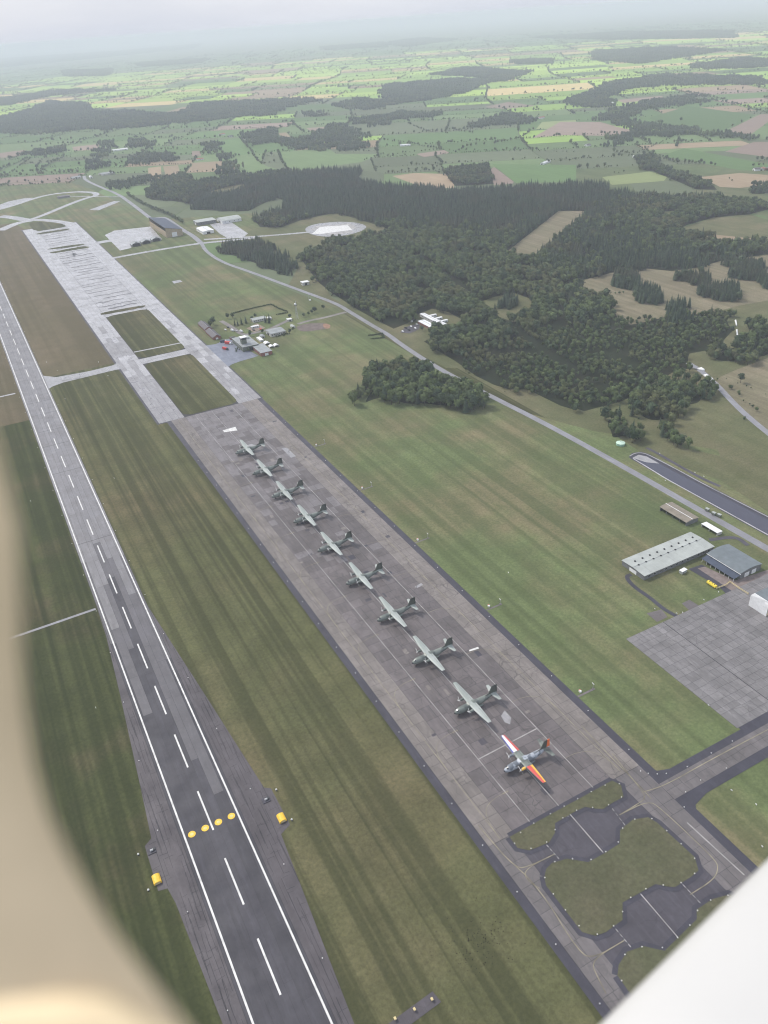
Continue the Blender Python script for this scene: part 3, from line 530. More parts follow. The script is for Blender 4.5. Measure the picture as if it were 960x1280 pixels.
def trunk_mb(h, r=.28, limbs=True, seed=0):
    rs = random.Random(seed); mb = MB(); mb.tube((0, 0, -.1), (0, 0, h * .5), r, r * .5, 7)
    if limbs:
        for k in range(4):
            a = k*1.6 + rs.random(); z = h * rs.uniform(.22, .4); mb.tube((0, 0, z), (math.cos(a)*h*.16, math.sin(a)*h*.16, z + h*.2), r*.45, r*.15, 5)
    return mb
def mesh_of(mb, name, m):
    me = bpy.data.meshes.new(name); me.from_pydata(mb.v, [], mb.f)
    for k in (m if isinstance(m, list) else [m]): me.materials.append(k)
    me.polygons.foreach_set('material_index', mb.m); me.update(); return me
KINDS = []                                       # (crown mesh, trunk mesh)
for i in range(4): KINDS.append((mesh_of(broad(i, 14, 5.0 + .5*(i % 2)), 'crown', F_BROAD), mesh_of(trunk_mb(14, .3, True, i), 'trunk', BARK)))
for i in range(2): KINDS.append((mesh_of(broad(20+i, 15, 5.6), 'crown', F_DARK), mesh_of(trunk_mb(15, .32, True, i), 'trunk', BARK)))
for i in range(3): KINDS.append((mesh_of(conifer(40+i, 17, 3.0 + .3*i), 'crown', F_CONE), mesh_of(trunk_mb(17, .25, False, i), 'trunk', BARK)))
KINDS.append((mesh_of(broad(60, 4.2, 2.3, 90, .02), 'crown', F_SHRUB), mesh_of(trunk_mb(3, .12, True, 3), 'trunk', BARK)))
def proto(name, cr_, tr_):
    mb = MB(); me = bpy.data.meshes.new(name)
    v = [tuple(q.co) for q in cr_.vertices]; f = [tuple(p.vertices) for p in cr_.polygons]; n0 = len(v); nf = len(f)
    v += [tuple(q.co) for q in tr_.vertices]; f += [tuple(i + n0 for i in p.vertices) for p in tr_.polygons]
    me.from_pydata(v, [], f); me.materials.append(cr_.materials[0]); me.materials.append(BARK); me.polygons.foreach_set('material_index', [0]*nf + [1]*(len(f)-nf)); me.update()
    o = bpy.data.objects.new(name, me); PRO.objects.link(o)
for i, (a, b) in enumerate(KINDS): proto('kind_%02d' % i, a, b)
def clump(seed, m, con):                          # a patch of tree tops for woods kilometres away
    rs = random.Random(seed); mb = MB()
    for k in range(11):
        x, y = rs.uniform(-19, 19), rs.uniform(-19, 19); h = rs.uniform(10, 17); r_ = rs.uniform(3.5, 6)
        core(mb, (x, y, h*.52), (r_*.85, r_*.85, h*.46), rs)
        for i in range(14):
            d = Vector((rs.gauss(0,1), rs.gauss(0,1), abs(rs.gauss(.3,1)))).normalized(); leaf(mb, Vector((x, y, h*.55)) + Vector((d.x*r_, d.y*r_, d.z*h*.45)), d, 1.9, rs)
    o = bpy.data.objects.new('kind_%02d' % (10 + seed), mesh_of(mb, 'clump', m)); PRO.objects.link(o)
clump(0, F_DARK, 0); clump(1, F_BROAD, 0); clump(2, F_DARK, 1)
def woods(name, label, pts, idx, scl, cat='woodland'):
    """tree tops beyond counting: one object"""
    n = len(pts); me = bpy.data.meshes.new(name); me.vertices.add(n); P_ = np.zeros((n, 3), np.float32); P_[:, :2] = pts; me.vertices.foreach_set('co', P_.ravel())
    a = me.attributes.new('idx', 'INT', 'POINT'); a.data.foreach_set('value', np.asarray(idx, np.int32))
    rz = np.zeros((n, 3), np.float32); rz[:, 2] = RNG.uniform(0, 6.28, n); a = me.attributes.new('rot', 'FLOAT_VECTOR', 'POINT'); a.data.foreach_set('vector', rz.ravel())
    sc = np.repeat(np.asarray(scl, np.float32)[:, None], 3, 1) * RNG.uniform(.85, 1.15, (n, 3)).astype(np.float32); a = me.attributes.new('scl', 'FLOAT_VECTOR', 'POINT'); a.data.foreach_set('vector', sc.astype(np.float32).ravel())
    o = link(bpy.data.objects.new(name, me)); ng = bpy.data.node_groups.new(name, 'GeometryNodeTree')
    ng.interface.new_socket('Geometry', in_out='INPUT', socket_type='NodeSocketGeometry'); ng.interface.new_socket('Geometry', in_out='OUTPUT', socket_type='NodeSocketGeometry')
    gi = ng.nodes.new('NodeGroupInput'); go = ng.nodes.new('NodeGroupOutput'); ip = ng.nodes.new('GeometryNodeInstanceOnPoints'); ci = ng.nodes.new('GeometryNodeCollectionInfo')
    ci.inputs['Collection'].default_value = PRO; ci.inputs['Separate Children'].default_value = True; ci.inputs['Reset Children'].default_value = True
    ip.inputs['Pick Instance'].default_value = True; LK = ng.links.new
    for nm, ty, sock in (('idx', 'INT', 'Instance Index'), ('rot', 'FLOAT_VECTOR', 'Rotation'), ('scl', 'FLOAT_VECTOR', 'Scale')):
        na = ng.nodes.new('GeometryNodeInputNamedAttribute'); na.data_type = ty; na.inputs['Name'].default_value = nm; LK(na.outputs['Attribute'], ip.inputs[sock])
    LK(gi.outputs[0], ip.inputs['Points']); LK(ci.outputs[0], ip.inputs['Instance']); LK(ip.outputs[0], go.inputs[0])
    md = o.modifiers.new('trees', 'NODES'); md.node_group = ng
    return tag(o, label, cat, kind='stuff')
def fill(polys, clear, step, jit=.48, gap=1.3):
    out = []
    for q in polys:
        A = np.array(q); x0, y0 = A.min(0); x1, y1 = A.max(0)
        X, Y = np.meshgrid(np.arange(x0, x1, step), np.arange(y0, y1, step)); X = X.ravel(); Y = Y.ravel()
        X = X + RNG.uniform(-jit, jit, X.shape) * step; Y = Y + RNG.uniform(-jit, jit, Y.shape) * step
        rg_ = 7 + step * .4; k = inside(q, X + rg_ * np.sin(Y / 13. + np.sin(X / 29.)), Y + rg_ * np.sin(X / 11. + 2 * np.sin(Y / 37.)))
        k &= (np.sin(X / 23. + 3 * np.sin(Y / 41.)) + np.sin(Y / 19. + 2 * np.sin(X / 33.)) + RNG.normal(0, .45, X.shape)) < gap
        for c_ in clear: k &= ~inside(c_, X, Y)
        out.append(np.stack([X[k], Y[k]], 1))
    return np.concatenate(out)
main = [(559.6,1433.2),(519.4,1260.8),(511.2,1190.6),(505.8,1093.4),(505.1,1017.4),(507.2,967.3),(535.5,975.8),(562.8,999.8),(597.0,1010.9),(607.9,983.0),(604.7,930.6),(573.8,907.5),(544.8,909.2),(515.2,896.0),(512.5,860.2),(510.6,808.4),(504.7,754.1),(506.5,719.5),(513.4,697.1),(530.4,684.8),(532.2,629.0),(540.5,602.7),(572.2,600.6),(601.7,597.8),(637.2,610.5),(667.8,616.9),(695.9,626.3),(719.5,624.4),(745.9,650.0),(757.3,658.3),(794.6,651.1),(858.9,683.4),(919.7,758.6),(879.6,750.0),(859.7,774.6),(829.8,776.1),(789.2,778.0),(774.7,780.9),(779.4,811.3),(811.7,858.9),(812.9,907.3),(845.4,983.6),(926.3,987.3),(983.9,969.7),(1004.3,933.6),(1054.2,922.2),(1108.6,927.1),(1194.3,906.5),(1258.0,959.5),(1186.4,978.3),(1206.5,1037.8),(1194.3,1098.9),(1214.4,1132.7),(1259.1,1145.8),(1339.3,1156.4),(1409.1,1129.2),(1467.9,1134.4),(1529.1,1185.3),(1479.2,1189.6),(1466.7,1213.7),(1488.8,1287.4),(1438.8,1326.4),(1407.9,1383.8),(1372.4,1473.8),(1419.9,1597.5),(1373.7,1616.8),(1243.9,1695.5),(1116.8,1770.7),(1106.8,1811.2),(1084.7,1881.1),(1028.7,1973.4),(1013.6,2109.5),(1116.5,2263.8),(1035.9,2315.4),(928.3,2397.6),(787.8,2415.8),(747.0,2441.8),(636.5,2413.7),(536.1,2057.3),(592.3,1975.9),(634.9,1933.9),(752.1,2047.6),(750.7,1936.0),(683.7,1873.4),(613.0,1834.7),(594.4,1742.7),(631.8,1707.5),(702.8,1748.5),(787.9,1758.9),(794.8,1660.0),(801.6,1547.9),(788.8,1482.1),(744.9,1476.2),(698.5,1473.9),(652.0,1507.1),(606.1,1455.4)]
clear = [[(1159.7,1416.8),(1207.6,1369.6),(866.0,1123.6),(856.6,1196.0)], [(666.5,991.2),(702.5,1000.7),(738.3,998.1),(740.2,957.2),(700.8,897.9),(656.6,885.7),(653.2,929.7)], [(612.1,2254.2),(711.9,2314.7),(757.6,2309.3),(740.5,2241.1),(656.9,2183.9)], [(802.4,965.9),(835.7,987.4),(841.7,975.3),(801.1,940.3)], [(1214.4,1132.7),(1339.3,1156.4),(1409.1,1129.2),(1394.8,1073.5),(1271.5,970.8),(1227.8,1076.5)], [(1302.9,1270.2),(1345.0,1239.7),(1296.1,1213.4),(1276.7,1232.2)],
         [(619.0,1116.4),(647.7,1114.2),(631.0,1049.4),(612.7,1073.5)], [(687.4,717.7),(681.9,691.9),(686.8,667.7),(664.6,650.8),(663.8,668.6),(669.7,692.6)], [(687.8,721.8),(682.3,695.8),(678.8,657.6),(663.6,641.6),(659.8,667.6)], [(955.6,1101.9),(994.1,1104.6),(981.3,1079.4),(943.7,1077.0)], [(544.4,881.5),(549.0,858.7),(539.2,829.1),(534.7,846.2)]]
for pth in ([(734.1,1295.9),(713.2,1190.5),(695.7,1111.1),(682.7,1043.4)] + [(677.4,1041.0),(665.4,973.4),(641.6,888.7),(629.3,816.8)], [(629.3,816.8),(614.0,746.7),(608.3,693.8)], [(592.5,674.7),(618.7,663.1)]):
    a, b = ribbon(pth, 15, 1); clear.append(a + b[::-1])
copse = [(339.3,763.6),(368.2,796.8),(397.8,822.9),(433.3,847.1),(460.6,854.2),(462.8,827.0),(461.2,789.9),(462.2,763.6),(464.8,732.1),(469.2,704.9),(475.8,682.4),(476.0,671.0),(451.1,673.7),(425.7,691.7),(408.7,715.6),(389.9,723.7),(382.1,742.5),(374.9,768.4),(353.9,768.1)]
row_copse = [(449.9,1599.3),(482.6,1621.6),(544.5,1601.2),(541.6,1504.4),(520.8,1360.0),(499.6,1315.4),(481.6,1352.5),(473.1,1453.2),(461.5,1526.7),(448.6,1578.3)]
clumps = [[(548.1,578.9),(561.6,575.5),(557.0,540.4),(550.1,517.5),(541.6,512.7),(541.7,532.6),(519.8,534.6),(530.2,547.8)], [(587.3,579.0),(627.0,599.8),(678.5,612.1),(707.7,613.1),(701.9,580.6),(665.3,539.4),(635.3,554.4),(604.9,532.9),(573.3,534.7),(571.7,556.3)], [(579.1,536.4),(598.2,531.8),(589.5,514.9),(574.7,487.1),(563.8,479.1),(566.2,502.5),(573.3,517.8)], [(747.8,626.5),(786.3,643.4),(824.8,640.6),(894.2,681.9),(922.5,680.2),(919.2,652.5),(838.7,587.3),(782.5,600.7),(758.9,606.3)]]
rows = [[(901.9,966.1),(938.3,979.4),(931.5,924.4),(903.9,895.3),(867.7,866.7),(877.6,907.4)], [(873.0,877.3),(906.6,888.3),(906.8,849.8),(875.0,817.7),(851.3,825.6),(861.2,864.7)], [(997.8,911.5),(1017.8,877.5),(996.3,846.0),(959.0,840.6),(972.7,886.8)], [(971.9,834.6),(1004.0,823.8),(993.0,794.5),(957.6,765.3),(929.8,773.8),(940.6,807.6)], [(1094.7,910.3),(1127.3,901.1),(1124.4,848.3),(1037.6,776.0),(1047.2,831.2),(1061.6,880.3)], [(857.3,804.4),(892.3,790.1),(845.6,736.8),(819.3,757.3)], [(793.1,942.4),(824.7,947.6),(824.1,917.2),(800.3,892.0),(773.9,913.2)], [(688.2,980.1),(717.4,969.3),(692.9,929.7),(663.2,941.6)]]
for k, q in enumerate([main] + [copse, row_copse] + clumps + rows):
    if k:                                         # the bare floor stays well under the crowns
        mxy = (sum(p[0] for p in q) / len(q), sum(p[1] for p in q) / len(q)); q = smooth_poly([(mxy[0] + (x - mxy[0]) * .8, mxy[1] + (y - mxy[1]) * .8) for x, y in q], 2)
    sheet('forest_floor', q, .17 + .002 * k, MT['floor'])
for k, q in enumerate(clear[:6]): sheet('clearing', q, .22 + .002 * k, MT['grass_rough'] if k else MT['straw'])
sheet('straw_strips', [(845.4,983.6),(926.3,987.3),(983.9,969.7),(1004.3,933.6),(1054.2,922.2),(1108.6,927.1),(1203.7,898.3),(1009.1,738.6),(948.7,749.3),(918.5,750.4),(879.6,750.0),(859.7,774.6),(829.8,776.1),(789.2,778.0),(774.7,780.9),(779.4,811.3),(811.7,858.9),(812.9,907.3)], .20, MT['straw'])
groupsT = [(copse, 6.4, 'copse'), (row_copse, 5.6, 'conifer'), (clumps[0], 6.2, 'broad'), (clumps[1], 6.4, 'broad'), (clumps[2], 6.2, 'broad'), (clumps[3], 6.6, 'broad')] + [(q, 4.6, 'conifer') for q in rows]
ptsN, kindN, sclN, areaN = [], [], [], []
def choose(kind, P_):
    n = len(P_)
    if kind == 'conifer': k = RNG.choice([6, 7, 8, 4], n, p=[.36, .32, .26, .06]); s_ = RNG.uniform(.7, 1.1, n)
    elif kind == 'copse': k = RNG.choice([0, 1, 2, 3, 4, 5, 7], n, p=[.2, .16, .16, .14, .14, .14, .06]); s_ = RNG.uniform(.6, 1.3, n)
    elif kind == 'broad': k = RNG.choice([0, 1, 2, 3, 4, 5, 6, 9], n, p=[.2, .15, .15, .13, .12, .12, .05, .08]); s_ = RNG.uniform(.5, 1.15, n)
    return k, s_
for a, (q, st, kd) in enumerate(groupsT):
    P_ = fill([q], [], st, gap=1.9); k, s_ = choose(kd, P_); ptsN.append(P_); kindN.append(k); sclN.append(s_); areaN.append(np.full(len(P_), a))
P_ = fill([main], clear, 6.4)
# spruce plantation on the far side, mixed young broadleaf nearer the road
fx = np.sin(P_[:, 0] / 130.) + np.sin(P_[:, 1] / 170. + P_[:, 0] / 300.) * .8 + (P_[:, 1] - 1250) / 330. + RNG.normal(0, .35, len(P_)) + (P_[:, 0] - 800) / 500.
isC = fx > .35
k = np.where(isC, RNG.choice([6, 7, 8], len(P_)), RNG.choice([0, 1, 2, 3, 4, 5, 9], len(P_), p=[.2, .18, .17, .15, .1, .1, .1]))
young = (P_[:, 1] < 830) & (~isC); s_ = np.where(isC, RNG.uniform(.6, 1.2, len(P_)), RNG.uniform(.6, 1.25, len(P_))); s_[young] *= .62
ptsN.append(P_); kindN.append(k); sclN.append(s_); areaN.append(np.full(len(P_), 99))
ptsN = np.concatenate(ptsN); kindN = np.concatenate(kindN); sclN = np.concatenate(sclN); areaN = np.concatenate(areaN)
dist = np.hypot(np.hypot(ptsN[:, 0], ptsN[:, 1]), 373); order = np.argsort(dist - 60 * sclN)
def make_tree(x, y, kd, s_, label, group, name='tree'):
    o = empty(name, (x, y, 0), random.uniform(0, 6.28)); o.scale = (s_, s_ * random.uniform(.9, 1.1), s_ * random.uniform(.9, 1.12))
    link(bpy.data.objects.new('trunk', KINDS[kd][1]), o); link(bpy.data.objects.new('crown', KINDS[kd][0]), o)
    return tag(o, label, 'tree', group)
single = np.zeros(len(ptsN), bool); cnt = 0
AREA = {0: ('leafy tree in the oval copse beside the perimeter road', 'trees of the oval copse'), 2: ('broad-leaved tree by the pale green tank and basin', 'trees by the green tank'), 3: ('broad-leaved tree in the wood south of the dirt track', 'trees south of the dirt track'),
        4: ('broad-leaved tree in the clump out on the dry meadow', 'trees of the meadow clump'), 5: ('tree in the dark wood across the dry meadow', 'trees across the dry meadow'), 99: ('tree at the near edge of the large mixed wood', 'trees at the edge of the large wood')}
for i in order:
    a = int(areaN[i])
    if a not in AREA: continue
    if cnt >= 285: break
    single[i] = True; cnt += 1
    make_tree(ptsN[i, 0], ptsN[i, 1], int(kindN[i]), float(sclN[i]), *AREA[a])
r_ = ~single
woods('mixed_wood', 'large dark mixed wood of spruce and broad-leaved trees beyond the airfield', ptsN[r_], kindN[r_], sclN[r_])
far_polys = [[(429.7,5752.0),(700.0,6345.1),(887.8,6938.0),(1039.3,6334.6),(919.2,5596.5),(1074.6,5418.6),(1124.9,5026.5),(1231.7,4746.0),(1421.9,5090.7),(1165.2,4215.8),(974.8,4279.8),(780.7,4313.6),(723.9,4464.2),(584.1,4479.7),(477.0,4512.4),(340.3,4800.2)], [(1165.2,4215.8),(1255.8,4214.6),(1371.3,4220.9),(1551.3,4136.5),(1752.4,4419.0),(2060.1,4687.2),(2048.1,4893.0),(1508.5,5385.9)], [(1923.8,4229.3),(2219.8,4517.5),(2237.5,4238.0),(2012.3,3816.1),(1921.4,3986.2)], [(2768.9,5233.7),(3292.8,5174.9),(3287.9,4698.2),(2589.3,4070.8),(2308.9,3975.8),(2101.1,3982.5)],
             [(1830.2,3475.0),(1972.5,3602.9),(2064.0,3362.2),(1994.4,3265.8),(1862.8,3350.7),(1777.7,3358.2)], [(1909.9,2902.0),(2221.7,3082.6),(2130.5,2743.8),(1961.0,2744.8),(1835.9,2831.5)], [(1263.4,2058.0),(1400.7,2024.9),(1247.0,1785.8),(1162.8,1836.8)], [(2277.6,2596.0),(2524.0,2754.2),(2720.3,2849.1),(2996.5,2918.4),(3112.1,2865.9),(2904.1,2647.9),(2678.3,2689.2),(2596.2,2693.7),(2397.2,2514.6),(2429.0,2648.6),(2285.1,2414.9),(2263.8,2244.2),(2271.0,2075.7),(2182.0,2004.0),(2075.1,2069.3),(2038.7,2120.9),(1864.0,2029.3),(1788.0,1996.8),(1938.5,2121.8),(2164.0,2254.7)],
             [(2224.9,1990.6),(2249.4,1785.1),(2204.5,1747.7),(2196.4,1935.9)], [(1752.6,1815.1),(1798.9,1785.6),(1760.8,1724.0),(1709.7,1708.6),(1655.9,1582.7),(1640.4,1514.3),(1584.9,1381.3),(1553.8,1344.1),(1528.2,1381.7),(1588.9,1522.6),(1634.0,1630.3),(1627.2,1651.9),(1694.2,1752.7)], [(1637.4,1324.7),(1672.4,1304.7),(1600.4,1244.7),(1569.5,1260.9)], [(2743.0,3268.2),(2859.8,3222.5),(2708.5,2959.3),(2558.1,2840.5),(2570.5,3060.3)],
             [(1172.9,3470.3),(1330.8,3568.0),(1198.8,3142.6),(1262.0,3055.5),(1393.9,3201.2),(1573.3,3432.9),(1546.5,3240.2),(1447.3,2913.7),(1300.5,2642.3),(1204.2,2694.5),(1138.6,2913.6),(1181.3,3078.3),(1091.5,3139.5)], [(1682.5,4038.3),(1757.6,3988.3),(1694.4,3779.5),(1629.6,3890.4)], [(1705.2,3545.1),(1850.3,3512.6),(1683.5,3200.0),(1630.7,3224.1),(1685.0,3444.3)],
             [(454.4,2991.8),(559.4,3364.1),(680.3,3858.2),(685.7,3801.1),(559.6,3289.9),(498.9,2999.5)], [(712.1,3577.7),(808.7,3781.3),(818.1,3480.8),(801.2,3415.4),(741.2,3494.9),(700.1,3488.6)], [(658.8,3239.7),(772.8,3133.6),(735.6,2970.2),(669.4,2984.9),(601.2,2958.7)], [(445.0,2634.8),(503.6,2642.6),(595.6,2665.9),(575.7,2587.6),(497.3,2509.9),(433.2,2534.2)], [(485.9,2353.7),(534.4,2470.2),(589.4,2478.3),(659.0,2620.4),(682.1,2568.9),(554.5,2134.0),(524.9,2218.1),(486.1,2276.3)], [(309.1,3677.1),(402.1,3808.2),(488.1,3696.5),(477.9,3584.2),(378.4,3629.8)],
             [(634.5,2406.9),(682.3,2446.4),(759.6,2457.1),(801.9,2434.4),(937.0,2418.9),(914.4,2332.6),(789.0,2329.4),(703.4,2289.3),(622.4,2251.3),(587.9,2247.9)], [(571.0,2617.4),(678.2,2598.8),(624.7,2373.5),(535.4,2383.4)], [(920.9,2983.3),(807.4,2504.4),(776.3,2488.2),(877.8,2896.5)], [(1048.7,3596.8),(1005.0,3363.5),(905.1,3003.3),(906.1,3076.6)], [(624.6,7826.2),(1149.2,8411.1),(1554.2,7655.7),(1012.7,7704.7),(536.6,6889.8)],
             [(5742.1,6656.4),(6224.1,6232.3),(5815.0,5171.8),(4607.7,4826.3),(4892.5,5617.3)], [(4519.1,4295.9),(5076.3,4333.8),(5028.7,4099.5),(4479.2,3641.9),(4280.7,3938.4)], [(2599.9,3178.8),(3396.4,3787.6),(3925.1,3906.3),(3937.6,3190.9),(3636.7,2940.3),(3415.8,3391.0),(3182.5,3428.1),(2534.4,2964.2)], [(4723.1,6523.0),(4845.6,6139.5),(4491.3,5688.2),(4406.7,6019.1)], [(3410.0,5685.4),(4023.0,6200.5),(3830.5,5044.3),(3267.8,4583.4),(3489.5,5378.7)], [(2081.8,13928.0),(2531.0,12721.5),(2087.0,10789.3),(1764.6,11598.0)],
             [(7679.8,14434.0),(9171.1,15874.8),(8508.5,13361.1),(6724.8,11885.2)], [(8594.5,11348.9),(9491.1,10331.2),(8953.6,7945.1),(7641.2,6666.3),(7689.9,8638.5)], [(2705.9,29984.9),(5905.0,27950.8),(9151.9,30485.8),(7008.9,24134.8),(4048.9,21409.7),(1697.1,19244.7)], [(6761.1,15172.7),(7940.2,14922.0),(6786.8,12761.1),(6134.5,13459.4)], [(3290.7,14578.3),(4298.3,14008.7),(3710.0,12495.6),(2985.1,12773.8)]]
fp, fi, fs = [], [], []
for q in far_polys:
    A = np.array(q).mean(0); d = math.hypot(*A)
    if d < 2600: P_ = fill([q], [], 8.0); fp.append(P_); fi.append(RNG.choice([0, 1, 2, 3, 4, 5, 6, 7], len(P_))); fs.append(RNG.uniform(.7, 1.1, len(P_)))
    else:
        P_ = fill([q], [], 24 + d / 600., gap=.95); fp.append(P_); fi.append(RNG.choice([10, 11, 12], len(P_), p=[.45, .2, .35])); fs.append(RNG.uniform(.8, 1.15, len(P_)) * (1 + max(0, d - 4000) / 12000.))
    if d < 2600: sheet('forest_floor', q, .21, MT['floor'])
woods('distant_woods', 'dark woods and tree belts scattered over the far farmland', np.concatenate(fp), np.concatenate(fi), np.concatenate(fs))
H = np.array(hedge_pts); k = np.ones(len(H), bool)
for q in [main, copse, rect(-900, 500, -300, 2750), rect(240, 640, -300, 1000), [(252.1,2515.7),(941.6,1810.2),(482.0,949.2),(315.4,1076.9)]] + [q for q, _ in named]: k &= ~inside(q, H[:, 0], H[:, 1])
H = H[k]; woods('hedgerows', 'rows of hedge trees along the field boundaries', H[:, :2], RNG.choice([0, 1, 2, 3, 4, 5, 9], len(H), p=[.14,.14,.14,.14,.17,.17,.1]), H[:, 2] * RNG.uniform(.8, 1.2, len(H)), 'hedgerow')
# named rows of trees that stand out on the plain
extra = []
def tree_row(pts, step, s0, s1, skip=.15, wid=3):
    for a, b in zip(pts[:-1], pts[1:]):
        L_ = math.hypot(b[0]-a[0], b[1]-a[1]); n_ = max(1, int(L_ / step))
        for i in range(n_):
            if random.random() > skip: f = (i + random.random()*.7) / n_; extra.append((a[0]+(b[0]-a[0])*f + random.uniform(-wid, wid), a[1]+(b[1]-a[1])*f + random.uniform(-wid, wid), random.uniform(s0, s1)))
tree_row([(451.7,2409.4),(448.7,2277.1),(454.3,2148.3),(467.1,2023.2),(468.3,1905.0)], 4.5, .5, .75, .02)
tree_row([(1460.2,2781.8),(1490.0,2658.2),(1472.1,2490.9),(1483.2,2370.8)], 14, .4, .8); tree_row([(1476.1,2359.6),(1529.0,2311.8),(1562.4,2248.7),(1620.9,2160.7),(1714.6,2028.0)], 16, .35, .7, .3); tree_row([(1500.0,2349.2),(1595.6,2400.6),(1646.2,2369.8),(1742.8,2391.8),(1826.9,2438.1),(1919.4,2527.1)], 13, .5, 1.0); tree_row([(1286.0,2455.4),(1399.1,2444.9),(1487.2,2414.0)], 13, .35, .6)
tree_row([(1463.6,2085.3),(1501.8,2038.9),(1521.0,1988.0),(1550.6,1925.3),(1612.3,1904.6)], 22, .5, 1, .3); tree_row([(1779.1,3167.7),(1699.7,2902.9),(1712.9,2736.5)], 16, .5, 1); tree_row([(1776.8,2838.2),(1766.7,2658.1)], 14, .6, 1); tree_row([(2366.7,3284.7),(2403.5,3214.4),(2409.5,3120.8)], 18, .6, 1); tree_row([(1145.9,2168.4),(1153.7,2134.8),(1215.3,2138.9),(1298.1,2119.7)], 20, .4, .9, .4)
tree_row([(1772.7,1736.0),(1767.2,1664.9),(1768.6,1638.1),(1790.4,1563.8)], 9, .6, 1, .1); tree_row([(1785.3,1950.0),(1786.0,1858.9)], 10, .5, .9); tree_row([(1802.1,1868.0),(2074.5,2008.3)], 12, .3, .5); tree_row([(1951.1,1861.1),(2106.3,2001.8)], 10, .5, .8); tree_row([(2019.9,2272.0),(2054.2,2222.2)], 10, .6, .9); tree_row([(1987.6,2336.3),(2011.8,2175.2)], 14, .3, .5); tree_row([(2793.5,2544.2),(2728.6,2184.2)], 20, .3, .5); tree_row([(2396.2,2399.3),(2404.9,2329.0),(2407.3,2218.4)], 60, .8, 1.1, .2); tree_row([(1814.1,1489.2),(1881.8,1479.0)], 14, .5, .8)
tree_row([(1623.6,1918.2),(1687.3,1924.3)], 14, .5, .8); tree_row([(1534.8,1676.8),(1584.5,1664.7)], 16, .3, .5); tree_row([(1671.7,1418.5),(1645.0,1371.1)], 20, .4, .6)
tree_row([(229.7,3622.0),(328.7,3652.6),(408.9,3631.4)], 22, .5, .9, .3); tree_row([(188.1,3179.8),(257.1,3159.6),(339.9,3094.1),(418.8,2974.8)], 20, .5, .9, .3); tree_row([(377.7,3929.6),(503.5,3951.1),(591.6,3832.0)], 20, .6, 1, .2); tree_row([(174.1,3030.3),(228.2,3192.7),(339.9,3561.5),(393.1,3572.1)], 18, .5, .8, .3); tree_row([(300.3,3139.7),(348.6,3405.2),(444.8,3667.7)], 20, .5, 1, .2); tree_row([(531.6,3184.0),(594.0,3176.7),(658.8,3239.7)], 16, .5, .8, .2); tree_row([(595.7,3434.3),(700.4,3421.1)], 18, .4, .7, .3)
tree_row([(993.4,2891.6),(929.8,2641.3),(931.6,2609.4)], 14, .4, .7); tree_row([(1077.6,2856.9),(998.0,2620.2),(948.8,2447.9)], 12, .5, .9); tree_row([(980.8,2837.0),(1073.0,2826.4),(1237.6,2783.8)], 18, .3, .6); tree_row([(921.7,2876.2),(984.5,2867.3)], 14, .6, 1); tree_row([(1111.5,3357.1),(1011.5,2941.5),(980.8,2837.0)], 13, .6, .9); tree_row([(1192.8,2414.4),(1307.0,2494.7)], 14, .4, .6); tree_row([(1498.3,3747.4),(1405.2,3455.0),(1364.7,3295.6)], 16, .6, 1)
tree_row([(1174.5,1096.6),(1205.2,1080.7),(1216.6,1058.0),(1190.4,1022.9)], 8, .5, .9, .2); tree_row([(1198.6,1074.5),(1197.2,1040.0),(1183.3,995.5),(1227.5,934.2)], 6, .5, .9, .1, 8); tree_row([(722.1,587.6),(716.8,562.7),(701.0,526.8),(686.3,493.5)], 9, .2, .4, .4); tree_row([(731.0,581.1),(729.8,546.3),(729.5,519.5)], 7, .12, .2, .2, 1)
E_ = np.array(extra); woods('tree_rows', 'lines of trees and bushes dividing the fields', E_[:, :2], RNG.choice([0, 1, 2, 3, 4, 5], len(E_)), E_[:, 2], 'tree row')
print('counts', len(ptsN), sum(map(len, fp)), len(H), len(E_), len(leaves))

# ------------------------------------------------------------------ buildings
WM = dict(pale=paint('pale_render', (.50,.50,.47), .8, .2, .12), grey=paint('grey_cladding', (.17,.175,.18), .7, .3, .15), brick=paint('red_brick', (.24,.10,.075), .85, .2, .2, 2), white=paint('white_cladding', (.74,.75,.76), .55, .3, .08), tan=paint('tan_doors', (.36,.29,.19), .7, .3, .15, .3), green=paint('olive_cladding', (.14,.16,.13), .7, .3, .15), dark=paint('dark_paint_and_shade', (.02,.02,.023), .9, .1, .2))
RM = dict(pale=paint('pale_roof', (.36,.385,.37), .55, .4, .14, .12), teal=paint('blue_grey_roof', (.14,.165,.18), .4, .5, .15, .2), navy=paint('dark_blue_roof', (.06,.075,.11), .6, .25, .18, .2), brown=paint('brown_fibre_roof', (.225,.20,.165), .8, .2, .16, .2), tile=paint('dark_tiles', (.095,.085,.095), .6, .3, .2, .4), red=paint('red_tiles', (.28,.12,.08), .75, .2, .25, .4), white=paint('white_roof', (.72,.73,.74), .5, .4, .08, .2), grey=paint('grey_felt_roof', (.27,.29,.30), .6, .3, .2, .2))
GLASS, t, b = nodes('window_glass'); fin(t, b, (.025,.03,.04), .12, .6)
FRAME = paint('window_frame', (.6,.6,.58), .6, .3, .1)
def windows(wall, L_, z0, zh, n, ww, off):
    for i in range(n):
        x = -L_/2 + L_ * (i + .5) / n
        mb = MB(); mb.box((x, off, z0), (ww + .25, .10, zh + .25)); f_ = mb.build('window', FRAME, wall)
        mb = MB(); mb.box((x, off - .07 if off < 0 else off + .07, z0), (ww, .06, zh)); mb.build('pane', GLASS, wall)
